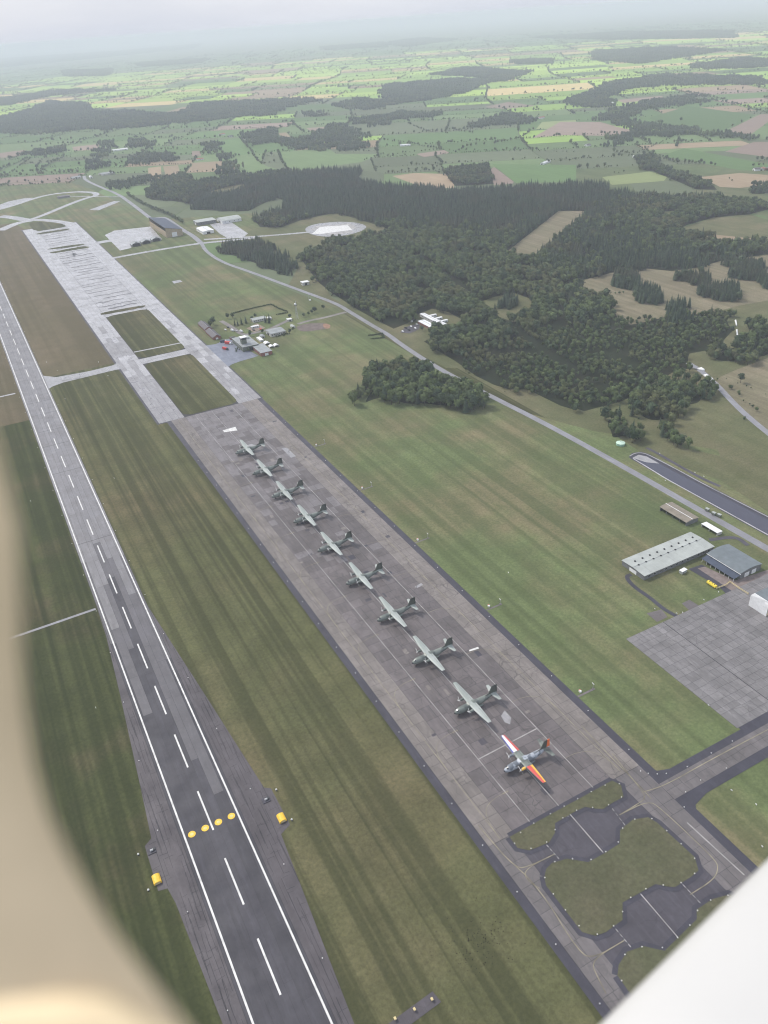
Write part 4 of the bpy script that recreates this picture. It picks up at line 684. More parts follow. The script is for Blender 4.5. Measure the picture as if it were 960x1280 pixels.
def hall(name, label, cat, cx, cy, lx_, ly_, h, wall='grey', roof='pale', rise=0.6, style='gable', axis='y', win=0, door=0, doormat='white', over=.4, rz=0, open_side=None, group=None, panels=0, wz=None):
    """a building with four walls, a roof of panels, windows and doors; axis = direction of the ridge"""
    root = empty(name, (cx, cy, 0), rz)
    L_, W_ = (ly_, lx_) if axis == 'y' else (lx_, ly_)
    q = 0 if axis == 'x' else math.pi / 2                       # local x runs along the ridge
    cs, sn = math.cos(q), math.sin(q)
    def place(o): o.rotation_euler = (0, 0, q); return o
    th = .3
    for side in (-1, 1):
        if open_side == side:
            nb = max(2, int(L_ / 6))
            for i in range(nb + 1):
                mb = MB(); mb.box((-L_/2 + .25 + (L_ - .5) * i / nb, side * (W_/2 - .2), h/2), (.3, .3, h - .06)); place(mb.build('post', WM[wall], root))
            continue
        mb = MB(); mb.box((0, side * (W_/2 - th/2), h/2), (L_, th, h)); wo = place(mb.build('wall', WM[wall], root))
        if win: windows(wo, L_ * .94, (wz or h * .58), min(1.4, h*.3), win, min(2.2, L_*.94/win*.55), side * (W_/2 + .03))
    for side in (-1, 1):                                           # gable ends
        x = side * (L_/2 - th/2); mb = MB(); n_ = 9; prof = []
        for i in range(n_):
            f = i / (n_ - 1) * 2 - 1; z = h + (rise * (1 - abs(f)) if style == 'gable' else rise * (1 - f*f) if style == 'arch' else rise * (f + 1) / 2 if style == 'mono' else 0)
            prof.append((f * (W_/2 - th - .01), z - .06))
        ring = [(y, z) for y, z in prof] + [(W_/2 - th - .01, 0), (-(W_/2 - th - .01), 0)]
        mb.rings([[(x - th/2, y, z) for y, z in ring], [(x + th/2, y, z) for y, z in ring]]); wo = place(mb.build('end_wall', WM[wall], root))
        for k in range(door):
            dw = W_ / (door + 1) * .62; y = -W_/2 + W_ * (k + 1) / (door + 1)
            mb = MB(); mb.box((side * (L_/2 + .06), y, h*.36), (.12, dw, h*.72)); mb.build('door', WM[doormat], wo)
    npan = panels or max(1, int(L_ / 9)); prof = []
    n_ = 3 if style == 'gable' else 9 if style == 'arch' else 2
    for i in range(n_):
        f = i / (n_ - 1) * 2 - 1; z = h + (rise * (1 - abs(f)) if style == 'gable' else rise * (1 - f*f) if style == 'arch' else rise * (f + 1) / 2 if style == 'mono' else 0)
        prof.append((f * (W_/2 + over), z))
    for k in range(npan):
        x0 = -L_/2 - over + (L_ + 2*over) * k / npan + .03; x1 = -L_/2 - over + (L_ + 2*over) * (k + 1) / npan - .03
        for i in range(n_ - 1) if style != 'arch' else (0,):
            pr = prof[i:i+2] if style != 'arch' else prof
            ring = pr + [(y, z + .22) for y, z in pr[::-1]]
            mb = MB(); mb.rings([[(x0, y, z) for y, z in ring], [(x1, y, z) for y, z in ring]]); place(mb.build('roof_panel', RM[roof], root))
    if style in ('gable',) and L_ > 12:
        mb = MB(); mb.box((0, 0, h + rise + .24), (L_ + 2*over, .5, .14)); place(mb.build('ridge', RM['grey'] if roof != 'brown' else RM['white'], root))
    return tag(root, label, cat, group)
hl = hall('storage_hall', 'long low hall with pale grey roof and two rows of roof vents', 'building', 419.6, 355.7, 72.5, 24, 4.4, 'grey', 'pale', .7, 'gable', 'x', 12, 1, 'white', .5, panels=9)
for r_ in (-1, 1):
    for i in range(9):
        mb = MB(); x = -31 + 7.6 * i + (1.2 if r_ > 0 else 0); y = 2.6 * r_ + 2.5
        mb.box((x, y, 5.25), (.9, .9, .7)); mb.box((x, y, 5.66), (1.25, 1.25, .12)); mb.build('roof_vent', WM['dark'], hl)
wk = hall('workshop_hangar', 'workshop with shallow curved blue-grey roof and navy lean-to canopy', 'building', 454.5, 322.5, 22.5, 31, 5.6, 'grey', 'teal', 1.7, 'arch', 'y', 5, 2, 'white', .6, panels=3)
mb = MB(); mb.add([(-17.6, -15.8, 3.1), (-11.4, -15.8, 4.3), (-11.4, 15.8, 4.3), (-17.6, 15.8, 3.1), (-17.6, -15.8, 3.3), (-11.4, -15.8, 4.5), (-11.4, 15.8, 4.5), (-17.6, 15.8, 3.3)], [(0,3,2,1),(4,5,6,7),(0,1,5,4),(1,2,6,5),(2,3,7,6),(3,0,4,7)]); mb.build('canopy', RM['navy'], wk)
for i in range(8):
    mb = MB(); mb.box((-17.2, -15 + 30/7*i, 1.52), (.22, .22, 3.04)); mb.build('canopy_post', WM['white'], wk)
for i in range(6):
    mb = MB(); mb.box((-11.37, -12.5 + 5*i, 1.7), (.14, 3.6, 3.2)); mb.build('roller_door', WM['dark'] if i % 2 else WM['green'], wk)
mb = MB(); mb.box((-11.85, 0, 5.4), (.3, 32.6, .55)); mb.build('fascia', WM['white'], wk)
sh = hall('vehicle_shed', 'open-fronted vehicle shed with brown ridged roof beside the road', 'shed', 471.4, 395.5, 13.5, 29.5, 3.9, 'grey', 'brown', .9, 'gable', 'y', 0, 0, over=.5, open_side=1)
hall('shelter', 'white-roofed open shelter on posts beside the perimeter road', 'shelter', 477.2, 365.2, 5.6, 16.5, 2.8, 'pale', 'white', .25, 'mono', 'y', 0, 0, over=.3, open_side=1)
ws = empty('fabric_hangar', (437.5, 274.8, 0))
mb = MB(); mb.rings([[(-13.2, -7.4, 0), (-13.2, 7.4, 0), (-13.2, 7.4, 9.6), (-12.2, 5.6, 12.0), (-12.2, -5.6, 12.0), (-13.2, -7.4, 9.6)], [(-12.8, -7.4, 0), (-12.8, 7.4, 0), (-12.8, 7.4, 9.6), (-11.8, 5.6, 12.0), (-11.8, -5.6, 12.0), (-12.8, -7.4, 9.6)]]); mb.build('front_panel', WM['white'], ws)
for s_ in (-1, 1):
    mb = MB(); mb.box((1.2, s_ * 7.2, 4.8), (27.6, .3, 9.6)); mb.build('wall', paint('cream_fabric', (.62,.56,.40), .7, .2, .1) if s_ < 0 else WM['white'], ws)
mb = MB(); mb.rings([[(-11.7, -7.5, 9.62), (-11.7, -5.6, 11.9), (-11.7, 5.6, 11.9), (-11.7, 7.5, 9.62), (-11.7, 5.5, 11.6), (-11.7, -5.5, 11.6)], [(15, -7.5, 9.62), (15, -5.6, 11.9), (15, 5.6, 11.9), (15, 7.5, 9.62), (15, 5.5, 11.6), (15, -5.5, 11.6)]]); mb.build('roof', RM['teal'], ws)
mb = MB(); mb.box((15.1, 0, 5), (.3, 14, 10)); mb.build('end_wall', WM['grey'], ws)
tag(ws, 'tall white fabric hangar with cream side at the concrete yard', 'hangar')
# airfield buildings halfway up the runway
hall('brick_house', 'dark-tiled brick house with white gable, farther from the blue forecourt', 'house', 284.5, 1144.5, 11, 36, 3.4, 'brick', 'tile', 3.0, 'gable', 'y', 8, 1, 'white', .5)
hall('brick_house', 'dark-tiled brick house with white gable, next to the blue forecourt', 'house', 283.5, 1102, 11.5, 36, 3.4, 'brick', 'tile', 3.2, 'gable', 'y', 8, 1, 'white', .5)
op = hall('operations_block', 'grey flat-roofed operations block with a glazed control tower', 'building', 308.4, 1033, 23, 45, 6.5, 'green', 'grey', .2, 'mono', 'y', 10, 1, 'dark', .4)
mb = MB(); mb.box((-4.6, -8, 9.6), (7, 7, 6.2)); mb.build('tower_shaft', WM['green'], op)
mb = MB(); mb.box((-4.6, -8, 14.2), (7.4, 7.4, 3.0), 0, 1.12); mb.build('tower_glazing', GLASS, op)
mb = MB(); mb.box((-4.6, -8, 15.95), (9, 9, .45)); mb.build('tower_roof', RM['white'], op)
for i in range(4):
    a = i * math.pi/2 + math.pi/4; mb = MB(); mb.tube((-4.6 + 5.35*math.cos(a), -8 + 5.35*math.sin(a), 12.6), (-4.6 + 5.9*math.cos(a), -8 + 5.9*math.sin(a), 15.8), .15, .15, 6); mb.build('mullion', FRAME, op)
mb = MB(); mb.box((6, 12, 7.6), (6, 10, 1.8)); mb.build('roof_plant', RM['pale'], op)
hall('brick_annexe', 'red brick annexe with striped grey roof behind the operations block', 'building', 319.1, 996, 15.8, 35, 4.8, 'brick', 'grey', .2, 'mono', 'y', 8, 1, 'white', .4, panels=6)
hall('office_building', 'grey-roofed office east of the brown courtyard', 'building', 361.5, 1054, 22.5, 21, 4.6, 'pale', 'grey', .9, 'gable', 'x', 6, 1, 'dark', .5)
hall('long_house', 'pale-roofed long house beside the dark conifers', 'house', 362, 1126, 21, 11, 3.6, 'pale', 'pale', 1.2, 'gable', 'x', 6, 1, 'dark', .5)
hall('hut', 'small white-roofed hut at the bend of the access road', 'hut', 399.5, 1095, 7, 6, 3, 'pale', 'white', .3, 'mono', 'y', 2, 1, 'dark', .3)
hall('lookout_hut', 'white-roofed hut across the perimeter road from the masts', 'hut', 495, 1258, 12, 9, 5, 'pale', 'white', .3, 'mono', 'y', 3, 1, 'dark', .6)
for k, (x, y, a, b, lab) in enumerate(((333, 1042, 5, 16, 'long white container behind the operations block'), (335, 1021, 7, 9, 'white tent between the container and the paired tents'), (335.5, 1004.5, 6, 7, 'white tent joined to the outermost tent'), (342.5, 1004.5, 6, 7, 'outermost white tent behind the brick annexe'))):
    root = empty('container' if k == 0 else 'tent', (x, y, 0)); mb = MB()
    if k == 0: mb.box((0, 0, 1.3), (a, b, 2.6)); mb.build('body', WM['white'], root); mb = MB(); mb.box((0, -b/2 - .05, 1.25), (a*.8, .08, 2.1)); mb.build('door', WM['pale'], root)
    else:
        mb.rings([[(-a/2, -b/2, 2.1), (0, -b/2, 3.7), (a/2, -b/2, 2.1)], [(-a/2, b/2, 2.1), (0, b/2, 3.7), (a/2, b/2, 2.1)]]); mb.build('tent_roof', WM['white'], root)
        for s_ in (-1, 1): mb = MB(); mb.box((s_ * (a/2 - .1), 0, 1.05), (.1, b - .2, 2.08)); mb.build('tent_side', WM['white'], root)
    tag(root, lab, 'container' if k == 0 else 'tent')
for (x, y, a, b, w_, r_, lab) in ((343, 1098, 6, 5, 'pale', 'white', 'small pale shed among the slim conifers'), (349, 1098, 5, 5, 'white', 'white', 'small white shed next to a pale one by the conifers'), (378, 1122, 5, 7, 'white', 'white', 'white garage at the end of the long house'), (392, 1064, 4, 10, 'white', 'pale', 'narrow white shed on the grass beyond the office'), (302, 1071, 7, 6, 'brick', 'tile', 'small brick shed with dark tiles beside the brick houses'), (340, 1052, 5, 8, 'pale', 'grey', 'grey shed between operations block and office')):
    hall('small_shed', lab, 'shed', x, y, a, b, 2.6, w_, r_, .7, 'gable', 'y' if b > a else 'x', 1, 1, 'dark', .25)
# the large hangar and its neighbours at the far end of the field
bh = hall('large_hangar', 'large hangar with dark blue roof and tan sliding doors', 'hangar', 415.5, 1862, 36, 145, 13, 'tan', 'navy', 8.0, 'mono', 'y', 14, 1, 'white', 1.0, panels=8, wz=3)
for k, (x, y, lab) in enumerate(((324.7, 1757.5, 'open-fronted gabled shelter at the outer end of the row of three'), (347.7, 1765, 'open-fronted gabled shelter in the middle of the row of three'), (371, 1773, 'open-fronted gabled shelter next to the large hangar'))):
    o = hall('aircraft_shelter', lab, 'shelter', x, y + 9, 19, 18, 4.2, 'grey', 'grey', 4.2, 'gable', 'y', 0, 0, over=.5, group='row of three shelters')
    mb = MB(); mb.box((0, -8.95, 3.0), (14.5, .18, 5.4)); mb.build('doorway_shade', WM['dark'], o)  # dark panel on a closed end, painted as the shade inside
hall('flat_hall', 'flat grey hall with long window band beyond the access road', 'building', 510, 1876, 45, 30, 7, 'grey', 'pale', .3, 'mono', 'x', 8, 1, 'white', .5)
hall('white_hall', 'square white-roofed hall by the road junction', 'building', 483, 1787, 25, 50, 6, 'white', 'white', 1.2, 'gable', 'y', 5, 1, 'dark', .5)
hall('arched_hall', 'pale hall with rounded roof at the end of the concrete yard', 'building', 562, 1858, 46, 42, 6, 'white', 'pale', 3.5, 'arch', 'x', 4, 1, 'grey', .6)
hall('white_workshop', 'long white workshop in the forest clearing', 'building', 568, 960, 7.5, 62, 3.8, 'white', 'white', .5, 'gable', 'y', 14, 1, 'dark', .4)
hall('brick_garage', 'red brick garage with pale pink roof in the forest clearing', 'garage', 551.5, 949, 10.5, 33, 3.6, 'brick', 'white', .5, 'gable', 'y', 5, 2, 'dark', .4)
for y, lab in ((978, 'farthest of three white wings behind the long white workshop'), (962, 'middle of three white wings behind the long white workshop'), (947, 'nearest the car park of three white wings behind the workshop')): 
    hall('side_wing', lab, 'building', 578.6, y, 11, 4, 3, 'white', 'white', .3, 'gable', 'x', 2, 0, over=.2, group='wings of the white workshop')
# farms on the plain
for (x, y, a, b, w_, r_, lab) in ((484, 2866, 42, 36, 'pale', 'grey', 'grey farm barn at the end of the perimeter road'), (428, 2832, 8, 22, 'white', 'white', 'small white shed by the bend beyond the airfield'), (386, 2862, 30, 18, 'pale', 'grey', 'low grey store among trees west of the road bend'), (655, 3463, 60, 18, 'white', 'white', 'long white barn behind a belt of trees'),
        (1105, 3568, 26, 14, 'white', 'red', 'white farmhouse with red roof, the farther of two'), (1108, 3466, 22, 14, 'white', 'tile', 'white farmhouse with dark roof, the nearer of two'), (1393, 3103, 40, 18, 'white', 'grey', 'white farm hall beside a wooded hollow'), (811, 2912, 24, 14, 'white', 'red', 'white cottage beside a stubble field'),
        (1446, 2600, 36, 12, 'white', 'white', 'small white barn on the hedge line'), (1530, 1938, 46, 10, 'white', 'white', 'very long low white barn in a green field'), (2198, 2826, 30, 16, 'white', 'red', 'white farm by the end of a long copse'), (1821, 2100, 16, 12, 'white', 'tile', 'lone white cottage with bushes in a pasture'),
        (1816, 1442, 18, 12, 'pale', 'red', 'red-roofed farmhouse in the middle of the farmstead'), (1803, 1447, 16, 11, 'white', 'tile', 'white-walled house of the farmstead by the road'), (1826, 1433, 20, 12, 'brick', 'tile', 'brick barn of the farmstead by the road'), (2706, 3000, 34, 14, 'white', 'white', 'white barn in a distant wooded valley'), (1756, 1822, 12, 9, 'white', 'white', 'tiny white hut at a meeting of hedges')):
    hall('farm_building', lab, 'farm', x, y, a, b, 4, w_, r_, 2.5, 'gable', 'x' if a > b else 'y', 3, 1, 'dark', .4, rz=random.uniform(-.5, .5))
hall('bunker_hut', 'dark hut with heaps beside the taxiway loop', 'hut', 295, 2520, 32, 22, 4, 'grey', 'tile', .6, 'gable', 'x', 0, 1, 'dark', .3)

# ------------------------------------------------------------------ small things of the airfield
METAL = paint('galvanised_steel', (.42,.43,.44), .5, .5, .1); LENS = paint('lamp_glass', (.8,.8,.78), .3, .5, .03); TYRE = paint('tyre_rubber', (.02,.02,.02), .8, .2, .1); RED = paint('red_enamel', (.55,.04,.03), .35, .5, .08); DARKP = paint('dark_vehicle_paint', (.03,.035,.04), .35, .5, .1); GREENP = paint('pale_green_paint', (.33,.52,.40), .5, .4, .08); CREAM = paint('cream_paint', (.6,.5,.26), .5, .4, .1)
for k, y in enumerate((275, 377.6, 482.5, 586.5, 693.5)):
    sheet('lamp_path', rect(262.6, 276.5, y - .7, y + .7), Zg['pave'] + .012, MT['concrete'])
    o = empty('floodlight_mast', (275.3, y + .6, 0)); mb = MB(); mb.tube((0, 0, 0), (0, 0, 4.6), .13, .1, 8); mb.build('pole', METAL, o)
    mb = MB(); mb.box((-.15, 0, 4.75), (.3, 2.0, .5)); mb.build('lamp_head', METAL, o)
    for s_ in (-.65, 0, .65): mb = MB(); mb.box((-.34, s_, 4.75), (.08, .5, .4)); mb.build('lamp', LENS, o)
    mb = MB(); mb.box((0, 0, .2), (1.3, 1.3, .4)); mb.build('footing', MT['concrete'], o)
    tag(o, 'floodlight mast on a pale footing, %s from the curved corner of the taxiway' % ('first', 'second', 'third', 'fourth', 'fifth')[k], 'floodlight', 'floodlights along the apron')
    o = empty('switch_cabinet', (266.5, y + 2.6, 0)); mb = MB(); mb.box((0, 0, .65), (1.1, 1.7, 1.3)); mb.build('cabinet', WM['white'], o); mb = MB(); mb.box((0, 0, 1.36), (1.3, 1.9, .12)); mb.build('lid', WM['white'], o); mb = MB(); mb.box((0, .55, 1.46), (1.32, .5, .06)); mb.build('red_band', RED, o)
    tag(o, 'white switch cabinet beside the %s floodlight path from the taxiway corner' % ('first', 'second', 'third', 'fourth', 'fifth')[k], 'cabinet', 'cabinets along the apron')
# edge lights: a short stalk with a lens
stalk = MB(); stalk.tube((0, 0, 0), (0, 0, .45), .06, .06, 6); stalk_me = mesh_of(stalk, 'stalk', METAL)
lens = MB(); lens.rings([[(math.cos(a)*r_, math.sin(a)*r_, z) for a in [i*math.pi/4 for i in range(8)]] for r_, z in ((.2, .4), (.3, .58), (.26, .75), (.1, .86))]); lens_me = mesh_of(lens, 'lens', LENS)
def edge_light(x, y, label, group, z=.3):
    o = empty('edge_light', (x, y, z)); link(bpy.data.objects.new('stalk', stalk_me), o); link(bpy.data.objects.new('lens', lens_me), o); tag(o, label, 'light', group)
for k, q in enumerate(isl):
    lab = ('white edge light round the narrow grass island below the apron', 'white edge light round the large grass island between the pads', 'white edge light round the grass island beside the white wing')[k]
    q = smooth_poly(q, 1); acc = 0
    for a, b in zip(q, q[1:] + q[:1]):
        L_ = math.hypot(b[0]-a[0], b[1]-a[1]); s_ = 0
        while acc + (L_ - s_) >= 9.5:
            s_ += 9.5 - acc; acc = 0; edge_light(a[0]+(b[0]-a[0])*s_/L_, a[1]+(b[1]-a[1])*s_/L_, lab, 'island edge lights %d' % (k + 1), .44)
        acc += L_ - s_
for i in range(22): edge_light(150.2, 95 + 30.4*i, 'white edge light on the dark shoulder between apron and runway grass', 'edge lights of the western apron shoulder')
for i in range(17): edge_light(259.8, 226 + 36*i, 'white edge light on the dark shoulder along the floodlight side', 'edge lights of the eastern apron shoulder')
for x, y in [(254.5,210.8),(257.0,207.4),(261.0,204.5),(265.6,202.2),(279.2,199.7),(298.2,199.8),(315.4,199.9),(257.4,180.8),(265.4,187.5),(278.5,189.1),(297.0,187.8)]: edge_light(x, y, 'white edge light at the bend of the eastern taxiway', 'edge lights at the taxiway bend')
for i in range(30): 
    for x in (9.6, 47.4): edge_light(x + (-9 if x < 20 else 9) * max(0, 1 - abs(300 + 0 - (150 + 55*i)) / 190.), 150 + 55*i, 'white runway edge light beside the painted side line', 'runway edge lights', .12)
for x, y in [(57.1,1140.6),(119.5,1036.1),(118.8,1094.8)] + [(57.3,1141.7),(64.9,1098.0),(119.4,1097.5),(119.7,1035.1),(58.0,989.7),(67.1,745.6),(-12.6,745.6),(202.8,1154.9)] + [(-10.6,429.8)] + [(303.1,406.6)] + [(256.6,2668.4),(191.7,2163.4),(260.6,2050.7),(260.8,1933.9),(260.9,1771.1),(262.1,1604.9)] + [(260.0,1606.7),(261.0,1493.4),(261.2,1391.0)] + [(287.8,175.8),(273.6,143.5),(291.7,162.7)] + [(325.9,227.5)] + [(365.6,314.0),(374.8,302.2),(379.0,300.6),(402.5,303.2),(418.5,304.0)] + [(505.5,445.0),(539.3,431.4),(538.2,440.9),(539.2,486.3)]:
    o = empty('marker_board', (x, y, .1), random.uniform(-.4, .4)); mb = MB(); mb.box((0, 0, .6), (.2, 1.0, .6)); mb.build('board', WM['white'], o)
    for s_ in (-.5, .5): mb = MB(); mb.tube((0, s_, 0), (0, s_, .35), .05, .05, 6); mb.build('post', METAL, o)
    tag(o, 'small white marker board standing in the grass', 'marker', 'marker boards in the grass')
# yellow arresting-gear huts on both runway shoulders
for x, y, lab in ((-6.6, 285.5, 'yellow domed gear cover on the shoulder beside the field path side'), (64, 287, 'yellow domed gear cover on the shoulder facing the aircraft row')):
    o = empty('gear_cover', (x, y, .22)); mb = MB(); pr = [(-2.1, 0), (-2.0, 1.1), (-1.2, 1.75), (0, 1.95), (1.2, 1.75), (2.0, 1.1), (2.1, 0)]
    mb.rings([[(a, -2.7, c_) for a, c_ in pr], [(a, 2.7, c_) for a, c_ in pr]]); mb.build('cover', MT['yellow'], o)
    for s_ in (-2.75, 2.75): mb = MB(); mb.rings([[(a*.72, s_ - .04, c_*.72 + .15) for a, c_ in pr], [(a*.72, s_ + .04, c_*.72 + .15) for a, c_ in pr]]); mb.build('end_flap', CREAM, o)
    tag(o, lab, 'gear cover', 'gear covers beside the runway')
for (x, y), lab in zip([(60.9,303.1),(-4.7,303.9)], ('hydraulic winch block on the shoulder near the yellow cover facing the aircraft', 'hydraulic winch block on the shoulder near the other yellow cover')):
    o = empty('winch_block', (x, y, .22)); mb = MB(); mb.box((0, 0, .2), (4.6, 3.6, .4)); mb.build('plinth', MT['asphalt_dark'], o); mb = MB(); mb.tube((-.8, 0, .9), (.8, 0, .9), .6, .6, 12); mb.build('drum', METAL, o); mb = MB(); mb.box((1.4, .4, .7), (.8, 1.6, .6)); mb.build('gearbox', DARKP, o); tag(o, lab, 'winch')
for x, y in [(-11.6,305.2),(-11.9,281.6),(68.5,306.3),(68.5,283.0)]:
    o = empty('marker_post', (x, y, .1)); mb = MB(); mb.tube((0, 0, 0), (0, 0, 1.1), .42, .42, 8); mb.build('base', WM['dark'], o); mb = MB(); mb.tube((0, 0, 1.12), (0, 0, 1.7), .6, .3, 8); mb.build('cap', LENS, o); tag(o, 'black and white marker post beside a yellow gear cover', 'post', 'posts by the gear covers')
for k, (x, y) in enumerate([(68.8,164.5),(78.1,163.6),(87.0,163.4)]):
    o = empty('approach_lamp', (x, y, .27)); mb = MB(); mb.tube((0, 0, 0), (0, 0, .9), .25, .2, 8); mb.build('stand', METAL, o); mb = MB(); mb.box((0, 0, 1.15), (1.0, 1.3, .6)); mb.build('lamp_box', CREAM, o); tag(o, 'cream lamp box on the cracked asphalt bar in the grass', 'lamp', 'lamps on the asphalt bar')
# vehicles
def vehicle(name, label, cat, x, y, rz, L_, W_, H_, body, cab=None, cabL=.26, group=None, z=.3):
    o = empty(name, (x, y, z), rz); mb = MB(); mb.box((L_*cabL/2 + .08, 0, .45 + (H_ - .45)/2), (L_*(1 - cabL) - .16, W_, H_ - .45)); mb.build('body', body, o)
    c_ = MB(); hc = H_ * (.82 if cab else .62); x0 = -L_/2; x1 = -L_/2 + L_*cabL
    c_.rings([[(x0, -W_/2*.96, .45), (x1, -W_/2*.96, .45), (x1, -W_/2*.92, hc), (x0 + .45, -W_/2*.92, hc), (x0, -W_/2*.96, hc*.55)], [(x0, W_/2*.96, .45), (x1, W_/2*.96, .45), (x1, W_/2*.92, hc), (x0 + .45, W_/2*.92, hc), (x0, W_/2*.96, hc*.55)]]); cb = c_.build('cab', cab or body, o)
    mb = MB(); mb.box((x0 + .2, 0, hc*.76), (.2, W_*.8, hc*.3)); mb.build('windscreen', GLASS, cb)
    for fx_ in (-.32, .32):
        for s_ in (-1, 1): mb = MB(); mb.tube((L_*fx_, s_*(W_/2 - .28), .45), (L_*fx_, s_*(W_/2 + .02), .45), .45, .45, 12); mb.build('wheel', TYRE, o)
    return tag(o, label, cat, group)
vehicle('fire_engine', 'red fire engine with white roof parked on the forecourt', 'fire engine', 290.5, 1054, 2.2, 11, 3, 3.6, RED, WM['white']); vehicle('fire_engine', 'dark red fire engine parked alone at the forecourt edge', 'fire engine', 279.8, 1035, 2.0, 10, 2.8, 3.2, RED, DARKP)
vehicle('van', 'white van on the access road between house and conifers', 'van', 313.5, 1104, 1.9, 6.5, 2.4, 2.7, WM['white']); vehicle('van', 'white van at the corner of the brown courtyard', 'van', 322.9, 1091.5, 1.9, 6, 2.3, 2.7, WM['white']); vehicle('car', 'dark car at the top of the access road', 'car', 312.9, 1123, 1.7, 4.6, 1.9, 1.6, DARKP)
for (x, y, m, lab) in ((306, 1114, WM['white'], 'white car parked along the access road behind the brick houses'), (318, 1098, METAL, 'silver car parked along the access road opposite the vans'), (340, 1086, DARKP, 'dark car parked on the brown courtyard'), (350, 1084, RED, 'red car parked on the brown courtyard')): vehicle('car', lab, 'car', x, y, 1.9, 4.6, 1.9, 1.6, m)
vehicle('truck', 'blue-topped truck beside the red fire engine', 'truck', 287, 1066, 2.9, 9, 2.8, 3.2, RM['navy'], WM['white'])
for (x, y, m, lab) in ((510.7, 946.5, WM['white'], 'white car nearest the road in the forest car park'), (521.7, 957.7, DARKP, 'black car beside the trees in the forest car park'), (521.1, 947.1, DARKP, 'black car between two white ones in the forest car park'), (530.5, 957.6, WM['white'], 'white car beside the trees in the forest car park'), (531.7, 947.8, WM['white'], 'white car next to the round bush'), (541.6, 960.2, METAL, 'silver car beside the brick garage')):
    vehicle('car', lab, 'car', x, y, random.uniform(-.2, .2) + 1.57, 4.6, 1.9, 1.6, m)
vehicle('truck', 'black truck with pale roof at the forest edge by the garage', 'truck', 544.6, 976.2, .3, 8, 2.5, 3, DARKP, WM['white']); sheet('car_park', [(506.6,947.5),(522.5,961.5),(536.4,964.3),(548.6,963.9),(535.0,943.0),(516.1,935.9)], Zg['pave'], MT['asphalt_pad'])
for k, (x, y) in enumerate(((497.0, 388.1), (496.8, 380.8), (498.3, 376.4))):
    o = empty('trailer', (x, y, .28), .05*k); mb = MB(); mb.box((0, 0, 1.45), (2.4, 3.4, 1.9)); mb.build('body', WM['green'], o); mb = MB(); mb.box((0, 0, 2.46), (2.5, 3.5, .1)); mb.build('roof', RM['pale'], o)
    for s_ in (-1, 1): mb = MB(); mb.tube((s_*1.05, 0, .4), (s_*1.25, 0, .4), .4, .4, 10); mb.build('wheel', TYRE, o)
    tag(o, ('olive box trailer at the kerb, farthest from the white-roofed shelter', 'olive box trailer in the middle of three at the kerb', 'olive box trailer at the kerb nearest the white-roofed shelter')[k], 'trailer', 'trailers on the perimeter road')
o = empty('tank_trailer', (420.3, 312.2, .3), 0); mb = MB(); mb.rings([[(a, -4, c_) for a, c_ in ((-1.2, .7), (1.2, .7), (1.3, 1.6), (.9, 2.4), (-.9, 2.4), (-1.3, 1.6))], [(a, 4, c_) for a, c_ in ((-1.2, .7), (1.2, .7), (1.3, 1.6), (.9, 2.4), (-.9, 2.4), (-1.3, 1.6))]]); mb.build('tank', paint('bright_yellow_paint', (.80,.62,.06), .4, .4, .1), o)
for y in (-2.4, 0, 2.2): mb = MB(); mb.tube((0, y, 2.42), (0, y, 2.7), .4, .4, 10); mb.build('hatch', WM['dark'], o)
for y in (-2.5, 2.5):
    for s_ in (-1, 1): mb = MB(); mb.tube((s_*.95, y, .4), (s_*1.2, y, .4), .4, .4, 10); mb.build('wheel', TYRE, o)
tag(o, 'bright yellow tank trailer parked beside the workshop yard', 'trailer')
o = empty('container', (415.1, 335.5, .2), .1); mb = MB(); mb.box((0, 0, 1.2), (5.5, 3, 2.4)); mb.build('body', RM['pale'], o); mb = MB(); mb.box((0, 0, 2.5), (5.8, 3.3, .2)); mb.build('roof', WM['white'], o); mb = MB(); mb.box((-1.2, -1.53, 1.1), (1, .08, 2)); mb.build('door', WM['grey'], o); tag(o, 'grey white-roofed container between long hall and workshop', 'container')
o = empty('tank', (521.6, 521.6, .1)); mb = MB(); n8 = [(math.cos(i*math.pi/4), math.sin(i*math.pi/4)) for i in range(8)]; mb.rings([[(4.4*a, 4.4*c_, 0) for a, c_ in n8], [(4.4*a, 4.4*c_, 2.4) for a, c_ in n8]]); mb.build('wall', GREENP, o); mb = MB(); mb.rings([[(4.7*a, 4.7*c_, 2.42) for a, c_ in n8], [(.3*a, .3*c_, 3.5) for a, c_ in n8]]); mb.build('roof', paint('mint_roof', (.50,.66,.55), .5, .4, .06), o); mb = MB(); mb.tube((0, 0, 3.5), (0, 0, 4.1), .3, .3, 8); mb.build('vent', METAL, o); tag(o, 'octagonal pale green tank hut at the end of the basin', 'tank')
o = empty('pipe_barrier', (0, 0, 0)); 
bp = [(419.8,307.5),(429.3,306.8),(434.3,308.0),(433.8,299.3),(433.9,290.8)]
for a, b in zip(bp[:-1], bp[1:]):
    for dz in (.9, 1.7): mb = MB(); mb.tube((*a, dz), (*b, dz), .16, .16, 6); mb.build('rail', CREAM, o)
for a in bp: mb = MB(); mb.tube((*a, .2), (*a, 2.0), .2, .2, 6); mb.build('post', CREAM, o)
tag(o, 'cream pipe barrier across the yard entrance', 'barrier')
